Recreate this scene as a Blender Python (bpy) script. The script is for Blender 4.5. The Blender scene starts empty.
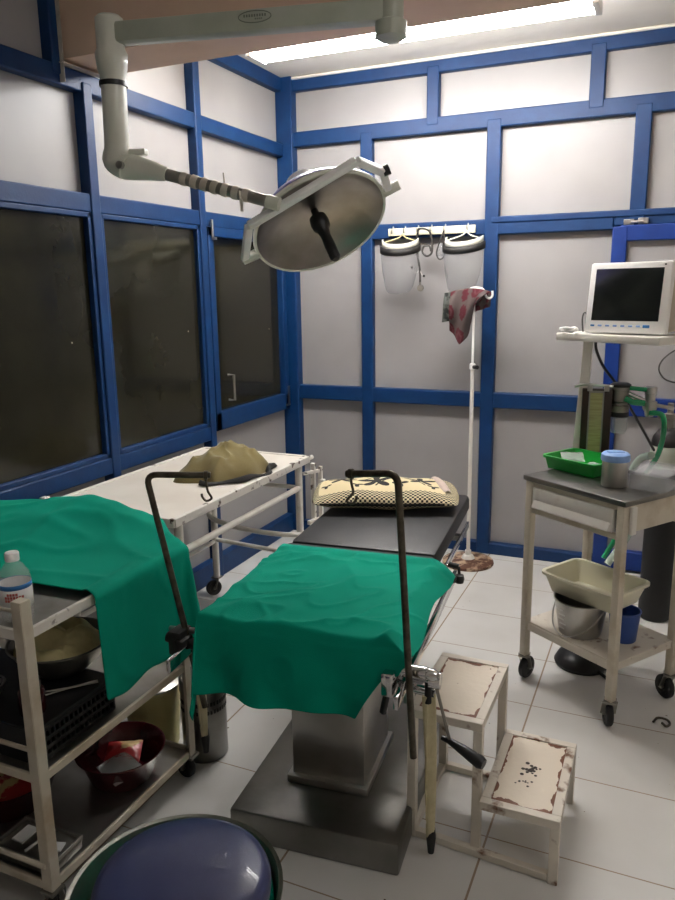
import bpy, bmesh, math, random
from mathutils import Vector, Matrix, noise
random.seed(7)
V = Vector
sc = bpy.context.scene
COL = sc.collection
PI = math.pi

# ------------------------------------------------------------------ materials
def lin(c):
    f = lambda v: (v/255)/12.92 if v/255 <= .04045 else (((v/255)+.055)/1.055)**2.4
    return (f(c[0]), f(c[1]), f(c[2]), 1)

def mat(name, rgb, rough=.5, metal=0, rgb2=None, scale=8, lo=.4, hi=.7, bump=0, bscale=60, alpha=1, trans=0, emit=0, spec=.5, sheen=0, detail=5, coat=0, stretch=None, rough2=None):
    m = bpy.data.materials.new(name); m.use_nodes = True
    nt = m.node_tree; b = nt.nodes['Principled BSDF']
    b.inputs['Base Color'].default_value = lin(rgb)
    b.inputs['Roughness'].default_value = rough
    b.inputs['Metallic'].default_value = metal
    b.inputs['Specular IOR Level'].default_value = spec
    b.inputs['Alpha'].default_value = alpha
    b.inputs['Transmission Weight'].default_value = trans
    b.inputs['Coat Weight'].default_value = coat
    if sheen: b.inputs['Sheen Weight'].default_value = sheen
    if emit:
        b.inputs['Emission Color'].default_value = lin(rgb); b.inputs['Emission Strength'].default_value = emit
    tc = nt.nodes.new('ShaderNodeTexCoord'); src = tc.outputs['Object']
    if stretch:
        mp = nt.nodes.new('ShaderNodeMapping'); mp.inputs['Scale'].default_value = stretch
        nt.links.new(src, mp.inputs['Vector']); src = mp.outputs['Vector']
    if rgb2 is not None:
        n = nt.nodes.new('ShaderNodeTexNoise'); n.inputs['Scale'].default_value = scale; n.inputs['Detail'].default_value = detail
        nt.links.new(src, n.inputs['Vector'])
        r = nt.nodes.new('ShaderNodeValToRGB'); r.color_ramp.elements[0].position = lo; r.color_ramp.elements[1].position = hi
        r.color_ramp.elements[0].color = lin(rgb); r.color_ramp.elements[1].color = lin(rgb2)
        nt.links.new(n.outputs['Fac'], r.inputs['Fac']); nt.links.new(r.outputs['Color'], b.inputs['Base Color'])
        if rough2 is not None:
            mr = nt.nodes.new('ShaderNodeMapRange'); mr.inputs[1].default_value = lo; mr.inputs[2].default_value = hi
            mr.inputs[3].default_value = rough; mr.inputs[4].default_value = rough2
            nt.links.new(n.outputs['Fac'], mr.inputs[0]); nt.links.new(mr.outputs[0], b.inputs['Roughness'])
    if bump:
        n2 = nt.nodes.new('ShaderNodeTexNoise'); n2.inputs['Scale'].default_value = bscale; n2.inputs['Detail'].default_value = 4
        nt.links.new(src, n2.inputs['Vector'])
        bp = nt.nodes.new('ShaderNodeBump'); bp.inputs['Strength'].default_value = bump; bp.inputs['Distance'].default_value = .01
        nt.links.new(n2.outputs['Fac'], bp.inputs['Height']); nt.links.new(bp.outputs['Normal'], b.inputs['Normal'])
    return m

class NB:                                    # tiny node helper
    def __init__(s, m): s.nt = m.node_tree; s.b = s.nt.nodes['Principled BSDF']
    def n(s, t, **kw):
        o = s.nt.nodes.new(t)
        for k, v in kw.items(): setattr(o, k, v)
        return o
    def l(s, a, b): s.nt.links.new(a, b)
    def math(s, op, a, b=None):
        o = s.n('ShaderNodeMath', operation=op)
        for i, x in enumerate((a, b)):
            if x is None: continue
            if hasattr(x, 'is_linked'): s.l(x, o.inputs[i])
            else: o.inputs[i].default_value = x
        return o.outputs[0]
    def mix(s, f, a, b):
        o = s.n('ShaderNodeMix', data_type='RGBA')
        for i, x in ((0, f), (6, a), (7, b)):
            if hasattr(x, 'is_linked'): s.l(x, o.inputs[i])
            else: o.inputs[i].default_value = x
        return o.outputs[2]

M = {}
M['panel'] = mat('white_laminate', (150, 148, 148), .42, rgb2=(144, 142, 142), scale=3, bump=.02, bscale=200)
M['panel_left'] = mat('grey_white_laminate', (156, 154, 153), .45, rgb2=(149, 147, 146), scale=2.5, bump=.02, bscale=200)
M['blue'] = mat('blue_enamel_paint', (0, 43, 88), .5, rgb2=(2, 50, 97), scale=14, bump=.06, bscale=90, spec=.35)
M['blue_door'] = mat('bright_blue_enamel_paint', (5, 42, 112), .5, rgb2=(8, 49, 122), scale=14, bump=.06, bscale=90, spec=.35)
M['ceiling'] = mat('cream_ceiling_plaster', (240, 235, 226), .8, rgb2=(232, 226, 216), scale=3, bump=.1, bscale=40)
M['beam'] = mat('beige_plaster', (226, 196, 172), .75, rgb2=(216, 184, 160), scale=4, bump=.1, bscale=40)
M['tape'] = mat('masking_tape', (196, 188, 176), .6, rgb2=(176, 165, 150), scale=20)
M['wallplain'] = mat('off_white_wall_paint', (205, 198, 188), .8)
M['cream'] = mat('cream_enamel', (205, 196, 178), .4, rgb2=(176, 160, 134), scale=9, lo=.5, hi=.75, bump=.05, coat=.15)
M['cream_rust'] = mat('worn_cream_enamel', (212, 204, 190), .45, rgb2=(110, 72, 44), scale=17, lo=.6, hi=.7, bump=.15, bscale=50, detail=8)
M['white_enamel'] = mat('white_enamel', (222, 218, 210), .38, rgb2=(190, 180, 166), scale=10, lo=.55, hi=.75, bump=.05, coat=.15)
M['white_chipped'] = mat('chipped_white_enamel', (224, 220, 212), .42, rgb2=(70, 50, 36), scale=22, lo=.6, hi=.66, bump=.1, detail=7)
M['bedtop'] = mat('white_bed_sheet_metal', (226, 220, 210), .45, rgb2=(214, 206, 194), scale=4)
M['steel'] = mat('stainless_steel', (190, 188, 184), .3, 1, rgb2=(165, 163, 158), scale=5, bump=.02, bscale=160, rough2=.42)
M['steel_dull'] = mat('dull_stainless_sheet', (158, 155, 148), .42, 1, rgb2=(128, 124, 116), scale=6, rough2=.55, bump=.03, bscale=80)
M['steel_top'] = mat('darkened_steel_sheet', (142, 140, 136), .28, 1, rgb2=(116, 114, 109), scale=5, rough2=.4, bump=.02, bscale=120)
M['chrome'] = mat('chrome', (225, 225, 225), .12, 1, rgb2=(200, 200, 200), scale=9)
M['dome'] = mat('brushed_reflector_steel', (160, 155, 150), .32, 1, rgb2=(118, 112, 105), scale=4, lo=.45, hi=.75, rough2=.45, bump=.02, bscale=120)
M['rod'] = mat('tarnished_steel_rod', (98, 92, 80), .45, .85, rgb2=(60, 50, 40), scale=30, lo=.4, hi=.7, bump=.15, bscale=150)
M['rubber'] = mat('black_rubber', (20, 19, 18), .6, rgb2=(30, 29, 27), scale=12)
M['vinyl'] = mat('black_vinyl', (34, 34, 36), .48, rgb2=(40, 40, 42), scale=6, bump=.08, bscale=120)
M['blackplastic'] = mat('black_plastic', (16, 16, 17), .4, rgb2=(22, 22, 23), scale=9)
M['green'] = mat('green_surgical_cotton', (0, 146, 120), .9, rgb2=(0, 137, 112), scale=5, bump=.18, bscale=420, spec=.15)
M['navy'] = mat('navy_rexine', (44, 51, 92), .4, rgb2=(40, 47, 86), scale=5, bump=.05, bscale=300, coat=.15)
M['cylinder'] = mat('black_cylinder_paint', (9, 9, 10), .55, rgb2=(13, 13, 14), scale=8)
M['glass_clear'] = mat('clear_plastic', (235, 240, 240), .08, trans=.95, rgb2=(228, 234, 234), scale=3, spec=.5)
M['whiteplastic'] = mat('white_plastic', (246, 245, 243), .4, rgb2=(240, 239, 237), scale=5)
M['greyplastic'] = mat('beige_grey_plastic', (196, 184, 166), .5, rgb2=(188, 176, 158), scale=5)
M['screen'] = mat('dark_glass_screen', (22, 25, 24), .12, rgb2=(25, 28, 27), scale=3)
M['brown'] = mat('dark_brown_enamel', (52, 34, 22), .4, rgb2=(36, 23, 15), scale=10)
M['gauge'] = mat('yellowed_glass_scale', (176, 172, 120), .25, rgb2=(150, 146, 98), scale=10, stretch=(1, 1, 12))
M['greentray'] = mat('bright_green_plastic', (16, 150, 52), .35, rgb2=(12, 138, 46), scale=5)
M['creamtray'] = mat('pale_cream_plastic', (234, 230, 204), .4, rgb2=(226, 221, 194), scale=5)
M['bluetub'] = mat('mid_blue_plastic', (44, 78, 150), .4, rgb2=(36, 68, 138), scale=5)
M['bluelid'] = mat('pale_blue_plastic', (120, 158, 214), .4, rgb2=(150, 182, 226), scale=20)
M['yellowtub'] = mat('pale_yellow_plastic', (206, 196, 136), .45, rgb2=(192, 180, 118), scale=6)
M['maroon'] = mat('translucent_maroon_plastic', (66, 10, 18), .22, rgb2=(54, 8, 15), scale=6, coat=.3)
M['redpack'] = mat('red_packet_film', (168, 40, 44), .35, rgb2=(196, 170, 120), scale=14, lo=.5, hi=.55)
M['gauze'] = mat('cream_gauze', (226, 212, 160), .9, rgb2=(212, 196, 140), scale=10, bump=.4, bscale=40)
M['strap'] = mat('cream_canvas_strap', (206, 196, 160), .8, rgb2=(186, 174, 136), scale=16, bump=.15, bscale=200)
M['olive'] = mat('olive_khaki_cloth', (112, 100, 56), .85, rgb2=(100, 88, 48), scale=7, bump=.2, bscale=220, sheen=.2)
M['lining'] = mat('black_lining_cloth', (18, 17, 15), .8, rgb2=(24, 22, 20), scale=9)
M['violet'] = mat('violet_blue_lamp_paint', (112, 104, 190), .3, rgb2=(104, 96, 180), scale=4, coat=.3)
M['lampwhite'] = mat('lamp_white_enamel', (222, 222, 210), .35, rgb2=(208, 208, 194), scale=7, coat=.2)
M['lampgrey'] = mat('aged_grey_green_enamel', (182, 186, 172), .4, rgb2=(168, 172, 156), scale=7, coat=.15)
M['greyink'] = mat('grey_print_ink', (112, 118, 108), .6, rgb2=(104, 110, 100), scale=20)
M['tube'] = mat('fluorescent_tube_glow', (250, 248, 247), .3, emit=64)
M['tube_dim'] = mat('fluorescent_tube_glow_near', (250, 248, 250), .3, emit=12)
M['hose'] = mat('clear_green_tubing', (30, 150, 96), .25, rgb2=(24, 140, 88), scale=8, coat=.3)
M['hose_pale'] = mat('pale_clear_tubing', (190, 206, 192), .2, rgb2=(176, 194, 180), scale=8, coat=.3)
M['cable'] = mat('grey_cable', (60, 58, 56), .5, rgb2=(52, 50, 48), scale=10)
M['visor'] = mat('thin_clear_visor', (150, 152, 154), .12, rgb2=(140, 142, 144), scale=3, alpha=.27)
M['clearbox'] = mat('frosted_clear_plastic', (225, 225, 226), .2, rgb2=(215, 215, 216), scale=4, alpha=.24)
M['film'] = mat('crinkled_clear_film', (225, 232, 228), .12, rgb2=(205, 214, 208), scale=10, alpha=.4, bump=.5, bscale=60)
M['yellowknob'] = mat('yellow_plastic', (200, 168, 40), .4, rgb2=(190, 158, 34), scale=9)
M['white'] = mat('white_paper_label', (226, 226, 224), .6, rgb2=(218, 218, 216), scale=9)
M['labelblue'] = mat('blue_label_ink', (50, 120, 184), .5, rgb2=(44, 112, 176), scale=9)
M['labelred'] = mat('red_label_ink', (176, 84, 80), .6, rgb2=(168, 76, 72), scale=9)
M['rustplate'] = mat('rust_mottled_plate', (186, 160, 134), .6, rgb2=(84, 50, 34), scale=24, lo=.42, hi=.56, detail=7, bump=.15)
M['pinktowel'] = mat('pale_pink_towelling', (206, 188, 178), .9, rgb2=(196, 176, 166), scale=12, bump=.5, bscale=180)
M['soot'] = mat('chipped_dark_spot', (44, 34, 28), .7, rgb2=(60, 44, 34), scale=30)
M['batten'] = mat('white_batten_enamel', (230, 228, 222), .4, rgb2=(222, 220, 214), scale=5)

# window glass: dark tinted pane with dust
m = mat('dark_tinted_window_film', (20, 19, 13), .1, spec=.3); M['pane'] = m; b = NB(m)
tc = b.n('ShaderNodeTexCoord'); n1 = b.n('ShaderNodeTexNoise'); n1.inputs['Scale'].default_value = 2.2; n1.inputs['Detail'].default_value = 6
b.l(tc.outputs['Object'], n1.inputs['Vector'])
cr = b.n('ShaderNodeValToRGB'); cr.color_ramp.elements[0].position = .38; cr.color_ramp.elements[1].position = .72
cr.color_ramp.elements[0].color = lin((31, 30, 22)); cr.color_ramp.elements[1].color = lin((46, 44, 33))
b.l(n1.outputs['Fac'], cr.inputs['Fac'])
vo = b.n('ShaderNodeTexVoronoi'); vo.inputs['Scale'].default_value = 5; b.l(tc.outputs['Object'], vo.inputs['Vector'])
spk = b.math('LESS_THAN', vo.outputs['Distance'], .022)
b.l(b.mix(spk, cr.outputs['Color'], lin((170, 166, 150))), b.b.inputs['Base Color'])
mr = b.n('ShaderNodeMapRange'); mr.inputs[3].default_value = .05; mr.inputs[4].default_value = .16
b.l(n1.outputs['Fac'], mr.inputs[0]); b.l(mr.outputs[0], b.b.inputs['Roughness'])

# floor tiles: 0.5 m x 0.385 m ceramic tiles with brownish joints
m = mat('pale_ceramic_floor_tiles', (190, 188, 184), .22, coat=.1); M['floor'] = m; b = NB(m)
tc = b.n('ShaderNodeTexCoord'); sx = b.n('ShaderNodeSeparateXYZ'); b.l(tc.outputs['Object'], sx.inputs[0])
def joint(o, off, size, w):
    f = b.math('FRACT', b.math('DIVIDE', b.math('ADD', o, off), size))
    d = b.math('MINIMUM', f, b.math('SUBTRACT', 1.0, f))
    return b.math('LESS_THAN', d, w/size)
j = b.math('MAXIMUM', joint(sx.outputs[0], 20-2.117+.52*3-.52*40+.52*2, .52, .0032), joint(sx.outputs[1], 2.022+.385*30, .385, .0022))
n1 = b.n('ShaderNodeTexNoise'); n1.inputs['Scale'].default_value = 1.7; n1.inputs['Detail'].default_value = 7; b.l(tc.outputs['Object'], n1.inputs['Vector'])
cr = b.n('ShaderNodeValToRGB'); cr.color_ramp.elements[0].position = .35; cr.color_ramp.elements[1].position = .7
cr.color_ramp.elements[0].color = lin((222, 221, 218)); cr.color_ramp.elements[1].color = lin((206, 204, 199))
b.l(n1.outputs['Fac'], cr.inputs['Fac'])
n3 = b.n('ShaderNodeTexNoise'); n3.inputs['Scale'].default_value = 26; n3.inputs['Detail'].default_value = 3; b.l(tc.outputs['Object'], n3.inputs['Vector'])
spot = b.math('GREATER_THAN', n3.outputs['Fac'], .74)
c = b.mix(spot, cr.outputs['Color'], lin((120, 108, 94)))
b.l(b.mix(j, c, lin((160, 142, 124))), b.b.inputs['Base Color'])
b.b.inputs['Roughness'].default_value = .26

# pillow cover: cream with black flowers, dotted black border (from the pillow's UV)
m = mat('printed_pillow_cover', (226, 206, 150), .85, bump=.1, bscale=200); M['pillow'] = m; b = NB(m)
uv = b.n('ShaderNodeUVMap'); sx = b.n('ShaderNodeSeparateXYZ'); b.l(uv.outputs[0], sx.inputs[0]); U, W = sx.outputs[0], sx.outputs[1]
chk = b.n('ShaderNodeTexChecker'); chk.inputs['Scale'].default_value = 1
mp = b.n('ShaderNodeMapping'); mp.inputs['Scale'].default_value = (62, 46, 1); b.l(uv.outputs[0], mp.inputs[0]); b.l(mp.outputs[0], chk.inputs['Vector'])
chk.inputs['Color1'].default_value = lin((30, 26, 22)); chk.inputs['Color2'].default_value = lin((216, 202, 164))
def flower(cx, cy, r, k):
    du = b.math('MULTIPLY', b.math('SUBTRACT', U, cx), 1.75); dv = b.math('SUBTRACT', W, cy)
    rr = b.math('SQRT', b.math('ADD', b.math('MULTIPLY', du, du), b.math('MULTIPLY', dv, dv)))
    an = b.math('ARCTAN2', dv, du)
    pet = b.math('MULTIPLY', b.math('ADD', .62, b.math('MULTIPLY', b.math('SINE', b.math('MULTIPLY', an, k)), .38)), r)
    return b.math('LESS_THAN', rr, pet)
fl = flower(.44, .55, .24, 5)
for f in ((.74, .6, .2, 5), (.2, .66, .19, 5), (.6, .82, .14, 4), (.31, .36, .09, 3), (.6, .38, .11, 3), (.82, .36, .08, 3), (.36, .86, .12, 4), (.1, .42, .07, 3), (.86, .82, .1, 4)):
    fl = b.math('MAXIMUM', fl, flower(*f))
def stem(cx, cy, r):
    du = b.math('MULTIPLY', b.math('SUBTRACT', U, cx), 1.75); dv = b.math('SUBTRACT', W, cy)
    rr = b.math('SQRT', b.math('ADD', b.math('MULTIPLY', du, du), b.math('MULTIPLY', dv, dv)))
    return b.math('LESS_THAN', b.math('ABSOLUTE', b.math('SUBTRACT', rr, r)), .012)
for s in ((.6, .3, .3), (.3, .9, .28)):
    st = b.math('MULTIPLY', stem(*s), b.math('GREATER_THAN', W, .38)); fl = b.math('MAXIMUM', fl, st)
c = b.mix(fl, lin((222, 206, 164)), lin((28, 24, 20)))
side = b.math('LESS_THAN', W, .19); c = b.mix(side, c, chk.outputs['Color'])
edge = b.math('LESS_THAN', W, .015); c = b.mix(edge, c, lin((20, 18, 16)))
ends = b.math('MAXIMUM', b.math('LESS_THAN', U, .05), b.math('GREATER_THAN', U, .9)); c = b.mix(ends, c, chk.outputs['Color'])
c = b.mix(b.math('GREATER_THAN', W, .955), c, lin((20, 18, 16)))
b.l(c, b.b.inputs['Base Color'])

# paisley towel: grey ground, red ovals with mottling
m = mat('grey_and_red_paisley_cotton', (150, 140, 138), .9, bump=.2, bscale=240); M['paisley'] = m; b = NB(m)
uv = b.n('ShaderNodeUVMap')
mp = b.n('ShaderNodeMapping'); mp.inputs['Scale'].default_value = (2.7, 2.1, 1); mp.inputs['Location'].default_value = (.15, .1, 0); b.l(uv.outputs[0], mp.inputs[0])
vo = b.n('ShaderNodeTexVoronoi'); vo.inputs['Scale'].default_value = 1; vo.inputs['Randomness'].default_value = .35; b.l(mp.outputs[0], vo.inputs['Vector'])
ns = b.n('ShaderNodeTexNoise'); ns.inputs['Scale'].default_value = 22; b.l(uv.outputs[0], ns.inputs['Vector'])
d = b.math('ADD', vo.outputs['Distance'], b.math('MULTIPLY', b.math('SUBTRACT', ns.outputs['Fac'], .5), .25))
c = b.mix(b.math('LESS_THAN', d, .42), lin((76, 66, 65)), lin((74, 12, 26)))
ring = b.math('LESS_THAN', b.math('ABSOLUTE', b.math('SUBTRACT', d, .25)), .035)
b.l(b.mix(ring, c, lin((88, 48, 52))), b.b.inputs['Base Color'])
m = mat('grey_and_black_paisley_cotton', (86, 90, 85), .9, rgb2=(26, 30, 28), scale=24, lo=.45, hi=.55, bump=.2, bscale=240); M['paisley_grey'] = m

# tread of the step stool: cream enamel worn to rust near its edges (from UV)
m = mat('worn_step_tread', (214, 198, 172), .5, bump=.1, bscale=60); M['tread'] = m; b = NB(m)
uv = b.n('ShaderNodeUVMap'); sx = b.n('ShaderNodeSeparateXYZ'); b.l(uv.outputs[0], sx.inputs[0])
def ed(o): return b.math('MINIMUM', o, b.math('SUBTRACT', 1.0, o))
e = b.math('MINIMUM', ed(sx.outputs[0]), ed(sx.outputs[1]))
tc = b.n('ShaderNodeTexCoord')
ns = b.n('ShaderNodeTexNoise'); ns.inputs['Scale'].default_value = 16; ns.inputs['Detail'].default_value = 8; b.l(tc.outputs['Object'], ns.inputs['Vector'])
wear = b.math('ADD', e, b.math('MULTIPLY', b.math('SUBTRACT', ns.outputs['Fac'], .5), .3))
c = b.mix(b.math('LESS_THAN', wear, .032), lin((220, 208, 190)), lin((110, 62, 32)))
sp = b.math('GREATER_THAN', ns.outputs['Fac'], .7); c = b.mix(sp, c, lin((120, 76, 46)))
b.l(c, b.b.inputs['Base Color'])

# ------------------------------------------------------------------ mesh builder
WM = {}
def wm(o): return WM.get(o.name, Matrix.Identity(4)) if o else Matrix.Identity(4)

class MB:
    def __init__(s): s.bm = bmesh.new()
    def box(s, c, size, rot=None, bev=0):
        r = bmesh.ops.create_cube(s.bm, size=1); vs = r['verts']
        mt = Matrix.Translation(V(c)) @ (rot.to_4x4() if rot else Matrix.Identity(4)) @ Matrix.Diagonal((size[0], size[1], size[2], 1))
        bmesh.ops.transform(s.bm, matrix=mt, verts=vs)
        if bev:
            es = list({e for v in vs for e in v.link_edges})
            bmesh.ops.bevel(s.bm, geom=es, offset=bev, segments=2, affect='EDGES', profile=.5)
        return s
    def bar(s, a, b, w, d=None, up=(0, 0, 1), bev=0):
        a, b = V(a), V(b); z = (b-a); L = z.length; z.normalize(); up = V(up)
        if abs(z.dot(up)) > .98: up = V((1, 0, 0))
        x = up.cross(z).normalized(); y = z.cross(x)
        return s.box((a+b)/2, (w, d or w, L), Matrix((x, y, z)).transposed(), bev)
    def tube(s, pts, r, seg=10, cap=True, closed=False):
        pts = [V(p) for p in pts]; n = len(pts); rs = r if isinstance(r, (list, tuple)) else [r]*n
        rings = []; px = None
        for i, p in enumerate(pts):
            if closed: t = (pts[(i+1) % n]-pts[i-1])
            else: t = pts[min(i+1, n-1)]-pts[max(i-1, 0)]
            t.normalize()
            if px is None:
                px = t.orthogonal().normalized()
            px = (px-t*px.dot(t)); px = px.normalized() if px.length > 1e-6 else t.orthogonal().normalized()
            py = t.cross(px)
            rings.append([s.bm.verts.new(p+(px*math.cos(k*2*PI/seg)+py*math.sin(k*2*PI/seg))*rs[i]) for k in range(seg)])
        m = n if closed else n-1
        for i in range(m):
            a, b = rings[i], rings[(i+1) % n]
            for k in range(seg): s.bm.faces.new((a[k], a[(k+1) % seg], b[(k+1) % seg], b[k]))
        if cap and not closed:
            s.bm.faces.new(rings[0][::-1]); s.bm.faces.new(rings[-1])
        return s
    def cyl(s, a, b, r, r2=None, seg=24): return s.tube([a, b], [r, r2 if r2 is not None else r], seg)
    def lathe(s, prof, c=(0, 0, 0), seg=40, axis=(0, 0, 1), close=False):
        ax = V(axis).normalized(); q = V((0, 0, 1)).rotation_difference(ax).to_matrix(); c = V(c); rings = []
        for (r, z) in prof:
            if r < 1e-6: rings.append([s.bm.verts.new(c+q@V((0, 0, z)))])
            else: rings.append([s.bm.verts.new(c+q@V((r*math.cos(k*2*PI/seg), r*math.sin(k*2*PI/seg), z))) for k in range(seg)])
        prs = list(zip(rings, rings[1:]))
        if close: prs.append((rings[-1], rings[0]))
        for a, b in prs:
            if len(a) == 1 and len(b) == 1: continue
            for k in range(seg):
                k2 = (k+1) % seg
                if len(a) == 1: s.bm.faces.new((a[0], b[k2], b[k]))
                elif len(b) == 1: s.bm.faces.new((a[k], a[k2], b[0]))
                else: s.bm.faces.new((a[k], a[k2], b[k2], b[k]))
        return s
    def grid(s, f, nu, nv, uv=False):
        vs = [[s.bm.verts.new(f(i/nu, j/nv)) for j in range(nv+1)] for i in range(nu+1)]
        ul = s.bm.loops.layers.uv.verify() if uv else None
        for i in range(nu):
            for j in range(nv):
                fc = s.bm.faces.new((vs[i][j], vs[i+1][j], vs[i+1][j+1], vs[i][j+1]))
                if ul:
                    for lp, (a, c) in zip(fc.loops, ((i, j), (i+1, j), (i+1, j+1), (i, j+1))): lp[ul].uv = (a/nu, c/nv)
        return s
    def poly(s, pts, h, frame=None):                   # prism: outline pts (2D) extruded by h along z of frame
        fr = frame or Matrix.Identity(4)
        a = [s.bm.verts.new(fr@V((x, y, 0))) for x, y in pts]; b = [s.bm.verts.new(fr@V((x, y, h))) for x, y in pts]; n = len(pts)
        s.bm.faces.new(a[::-1]); s.bm.faces.new(b)
        for i in range(n): s.bm.faces.new((a[i], a[(i+1) % n], b[(i+1) % n], b[i]))
        return s
    def build(s, name, m, parent=None, world=True, smooth=True, bevel=0, solid=0, sub=0, angle=40, recalc=True, props=None):
        if recalc: bmesh.ops.recalc_face_normals(s.bm, faces=s.bm.faces)
        me = bpy.data.meshes.new(name)
        if parent and world: bmesh.ops.transform(s.bm, matrix=wm(parent).inverted(), verts=s.bm.verts)
        s.bm.to_mesh(me); s.bm.free()
        me.materials.append(m if not isinstance(m, str) else M[m])
        o = bpy.data.objects.new(name, me); COL.objects.link(o)
        if parent: o.parent = parent; WM[o.name] = wm(parent).copy()
        if smooth:
            me.polygons.foreach_set('use_smooth', [True]*len(me.polygons)); me.set_sharp_from_angle(angle=math.radians(angle))
        if solid:
            md = o.modifiers.new('t', 'SOLIDIFY'); md.thickness = solid; md.offset = 0
        if sub:
            md = o.modifiers.new('s', 'SUBSURF'); md.levels = md.render_levels = sub
        if bevel:
            md = o.modifiers.new('b', 'BEVEL'); md.width = bevel; md.segments = 2; md.limit_method = 'ANGLE'; md.angle_limit = math.radians(40)
        if props:
            for k, v in props.items(): o[k] = v
        return o

def tag(o, label, cat, group=None):
    o['label'] = label; o['category'] = cat
    if group: o['group'] = group
    return o
def thing(name, label, cat, loc, rz=0, group=None):
    o = bpy.data.objects.new(name, None); COL.objects.link(o); o.empty_display_size = .1
    o.location = loc; o.rotation_euler = (0, 0, rz)
    WM[o.name] = Matrix.Translation(V(loc)) @ Matrix.Rotation(rz, 4, 'Z')
    return tag(o, label, cat, group)
def struct(o): o['kind'] = 'structure'; return o
def arc(c, r, a0, a1, n, ax=V((1, 0, 0)), ay=V((0, 1, 0))):
    return [V(c)+ax*(r*math.cos(a0+(a1-a0)*i/n))+ay*(r*math.sin(a0+(a1-a0)*i/n)) for i in range(n+1)]
def smoothpath(pts, n=8):                               # Catmull-Rom
    pts = [V(p) for p in pts]; P = [pts[0]*2-pts[1]]+pts+[pts[-1]*2-pts[-2]]; out = []
    for i in range(1, len(P)-2):
        for k in range(n):
            t = k/n; a, b_, c_, d_ = P[i-1], P[i], P[i+1], P[i+2]
            out.append(.5*((2*b_)+(c_-a)*t+(2*a-5*b_+4*c_-d_)*t*t+(3*b_-a-3*c_+d_)*t**3))
    return out+[pts[-1]]
def rrect(w, d, r, n=5):
    out = []
    for sx_, sy_, a in ((1, 1, 0), (-1, 1, PI/2), (-1, -1, PI), (1, -1, 1.5*PI)):
        for k in range(n+1):
            t = a+k*PI/2/n; out.append((sx_*(w/2-r)+r*math.cos(t), sy_*(d/2-r)+r*math.sin(t)))
    return out
def tray_mesh(w, d, h, r, flare, t, rim):                # open plastic tray, local, bottom at z=0, outer rim
    mb = MB(); prof = [(-flare, 0), (0, h), (rim, h), (rim, h-.008)]
    inner = [(0-t, h-.002), (-flare-t, t)]
    loops = []
    for o_, z in prof[::-1]+[]: loops.append((o_, z))
    loops = [(rim, h-.009), (rim, h), (-t, h), (-flare-t, t)]
    def ring(o_, z): return [mb.bm.verts.new((x, y, z)) for x, y in rrect(w+2*o_, d+2*o_, max(.004, r+o_))]
    outb = ring(-flare, 0); outm = ring(-.001, h-.009)
    rs = [outb, outm]+[ring(*q) for q in loops]
    for a, c_ in zip(rs, rs[1:]):
        for k in range(len(a)):
            k2 = (k+1) % len(a); mb.bm.faces.new((a[k], a[k2], c_[k2], c_[k]))
    mb.bm.faces.new(rs[0][::-1]); mb.bm.faces.new(rs[-1])
    return mb

# ------------------------------------------------------------------ setting
YN, XR, ZC = -5.6, 3.5, 2.84
struct(MB().box((XR/2-.05, YN/2, -.05), (XR+.3, -YN+.3, .1)).build('floor', 'floor', smooth=False))
struct(MB().box((XR/2-.05, YN/2, ZC+.05), (XR+.3, -YN+.3, .1)).build('ceiling', 'ceiling', smooth=False))
struct(MB().box((-.05, YN/2, ZC/2), (.06, -YN, ZC)).build('wall_left', 'panel_left', smooth=False))
struct(MB().box((XR/2, .05, ZC/2), (XR+.2, .06, ZC)).build('wall_back', 'panel', smooth=False))
struct(MB().box((XR+.05, YN/2, ZC/2), (.1, -YN, ZC)).build('wall_right', 'wallplain', smooth=False))
struct(MB().box((XR/2, YN-.05, ZC/2), (XR+.2, .1, ZC)).build('wall_front', 'wallplain', smooth=False))
struct(MB().box((XR/2, -1.745, (2.487+ZC)/2), (XR, .26, ZC-2.487)).build('trim_1', 'beam', smooth=False))
tn = [1]
def trim(a, b, w, d=.05, m='blue', up=(0, 0, 1)):
    tn[0] += 1
    return struct(MB().bar(a, b, w, d, up).build('trim_%d' % tn[0], m, bevel=.006))
lA, lB, lS = 2.428, 1.962, .838; bC, bA, bB, bM = 2.795, 2.487, 1.925, .947
m1, m2, v1, v2, v3 = -1.752, -.957, .562, 1.312, 2.068
fy = .0                                                  # centre plane of the frame bars; panels lie just behind
# back wall rails and posts (w = across the wall, d = out of the wall)
for z, w in ((bC, .075), (bA, .085), (bM, .09), (.035, .07)):
    trim((0, fy, z), (XR if z != .035 else 1.955, fy, z), .05, w, up=(0, 0, 1))
trim((0, fy, bB), (1.955, fy, bB-.002), .05, .085)
trim((v2, fy-.004, bB+.035), (XR, fy-.004, bB+.035), .055, .035)
trim((1.955, fy, bB), (XR, fy, bB-.005), .045, .05)
for x, z0, z1, w in ((v1, 0, bA, .075), (v2, 0, bA, .078), (v3, bB, bA, .078), (2.72, bB, bA, .078), (.963, bA, bC, .07), (1.835, bA, bC, .075), (2.65, bA, bC, .075)):
    trim((x, fy-.002, z0), (x, fy-.002, z1), w, .05, up=(0, 1, 0))
trim((.035, -.0, 0), (.035, -.0, ZC), .11, .09, up=(0, 1, 0))
# left wall
for z, w in ((2.80, .08), (lA, .075), (lB, .075), (.06, .12)):
    trim((0, YN, z), (0, 0, z), .05, w)
trim((0, YN, lS), (0, m2, lS), .055, .075)
for y, z0, z1 in ((m1, 0, lA), (m2, 0, ZC), (-1.905, lA, ZC), (-2.62, 0, lA), (-3.5, 0, ZC)):
    trim((0.002, y, z0), (.002, y, z1), .06, .055, up=(0, 1, 0))
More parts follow.
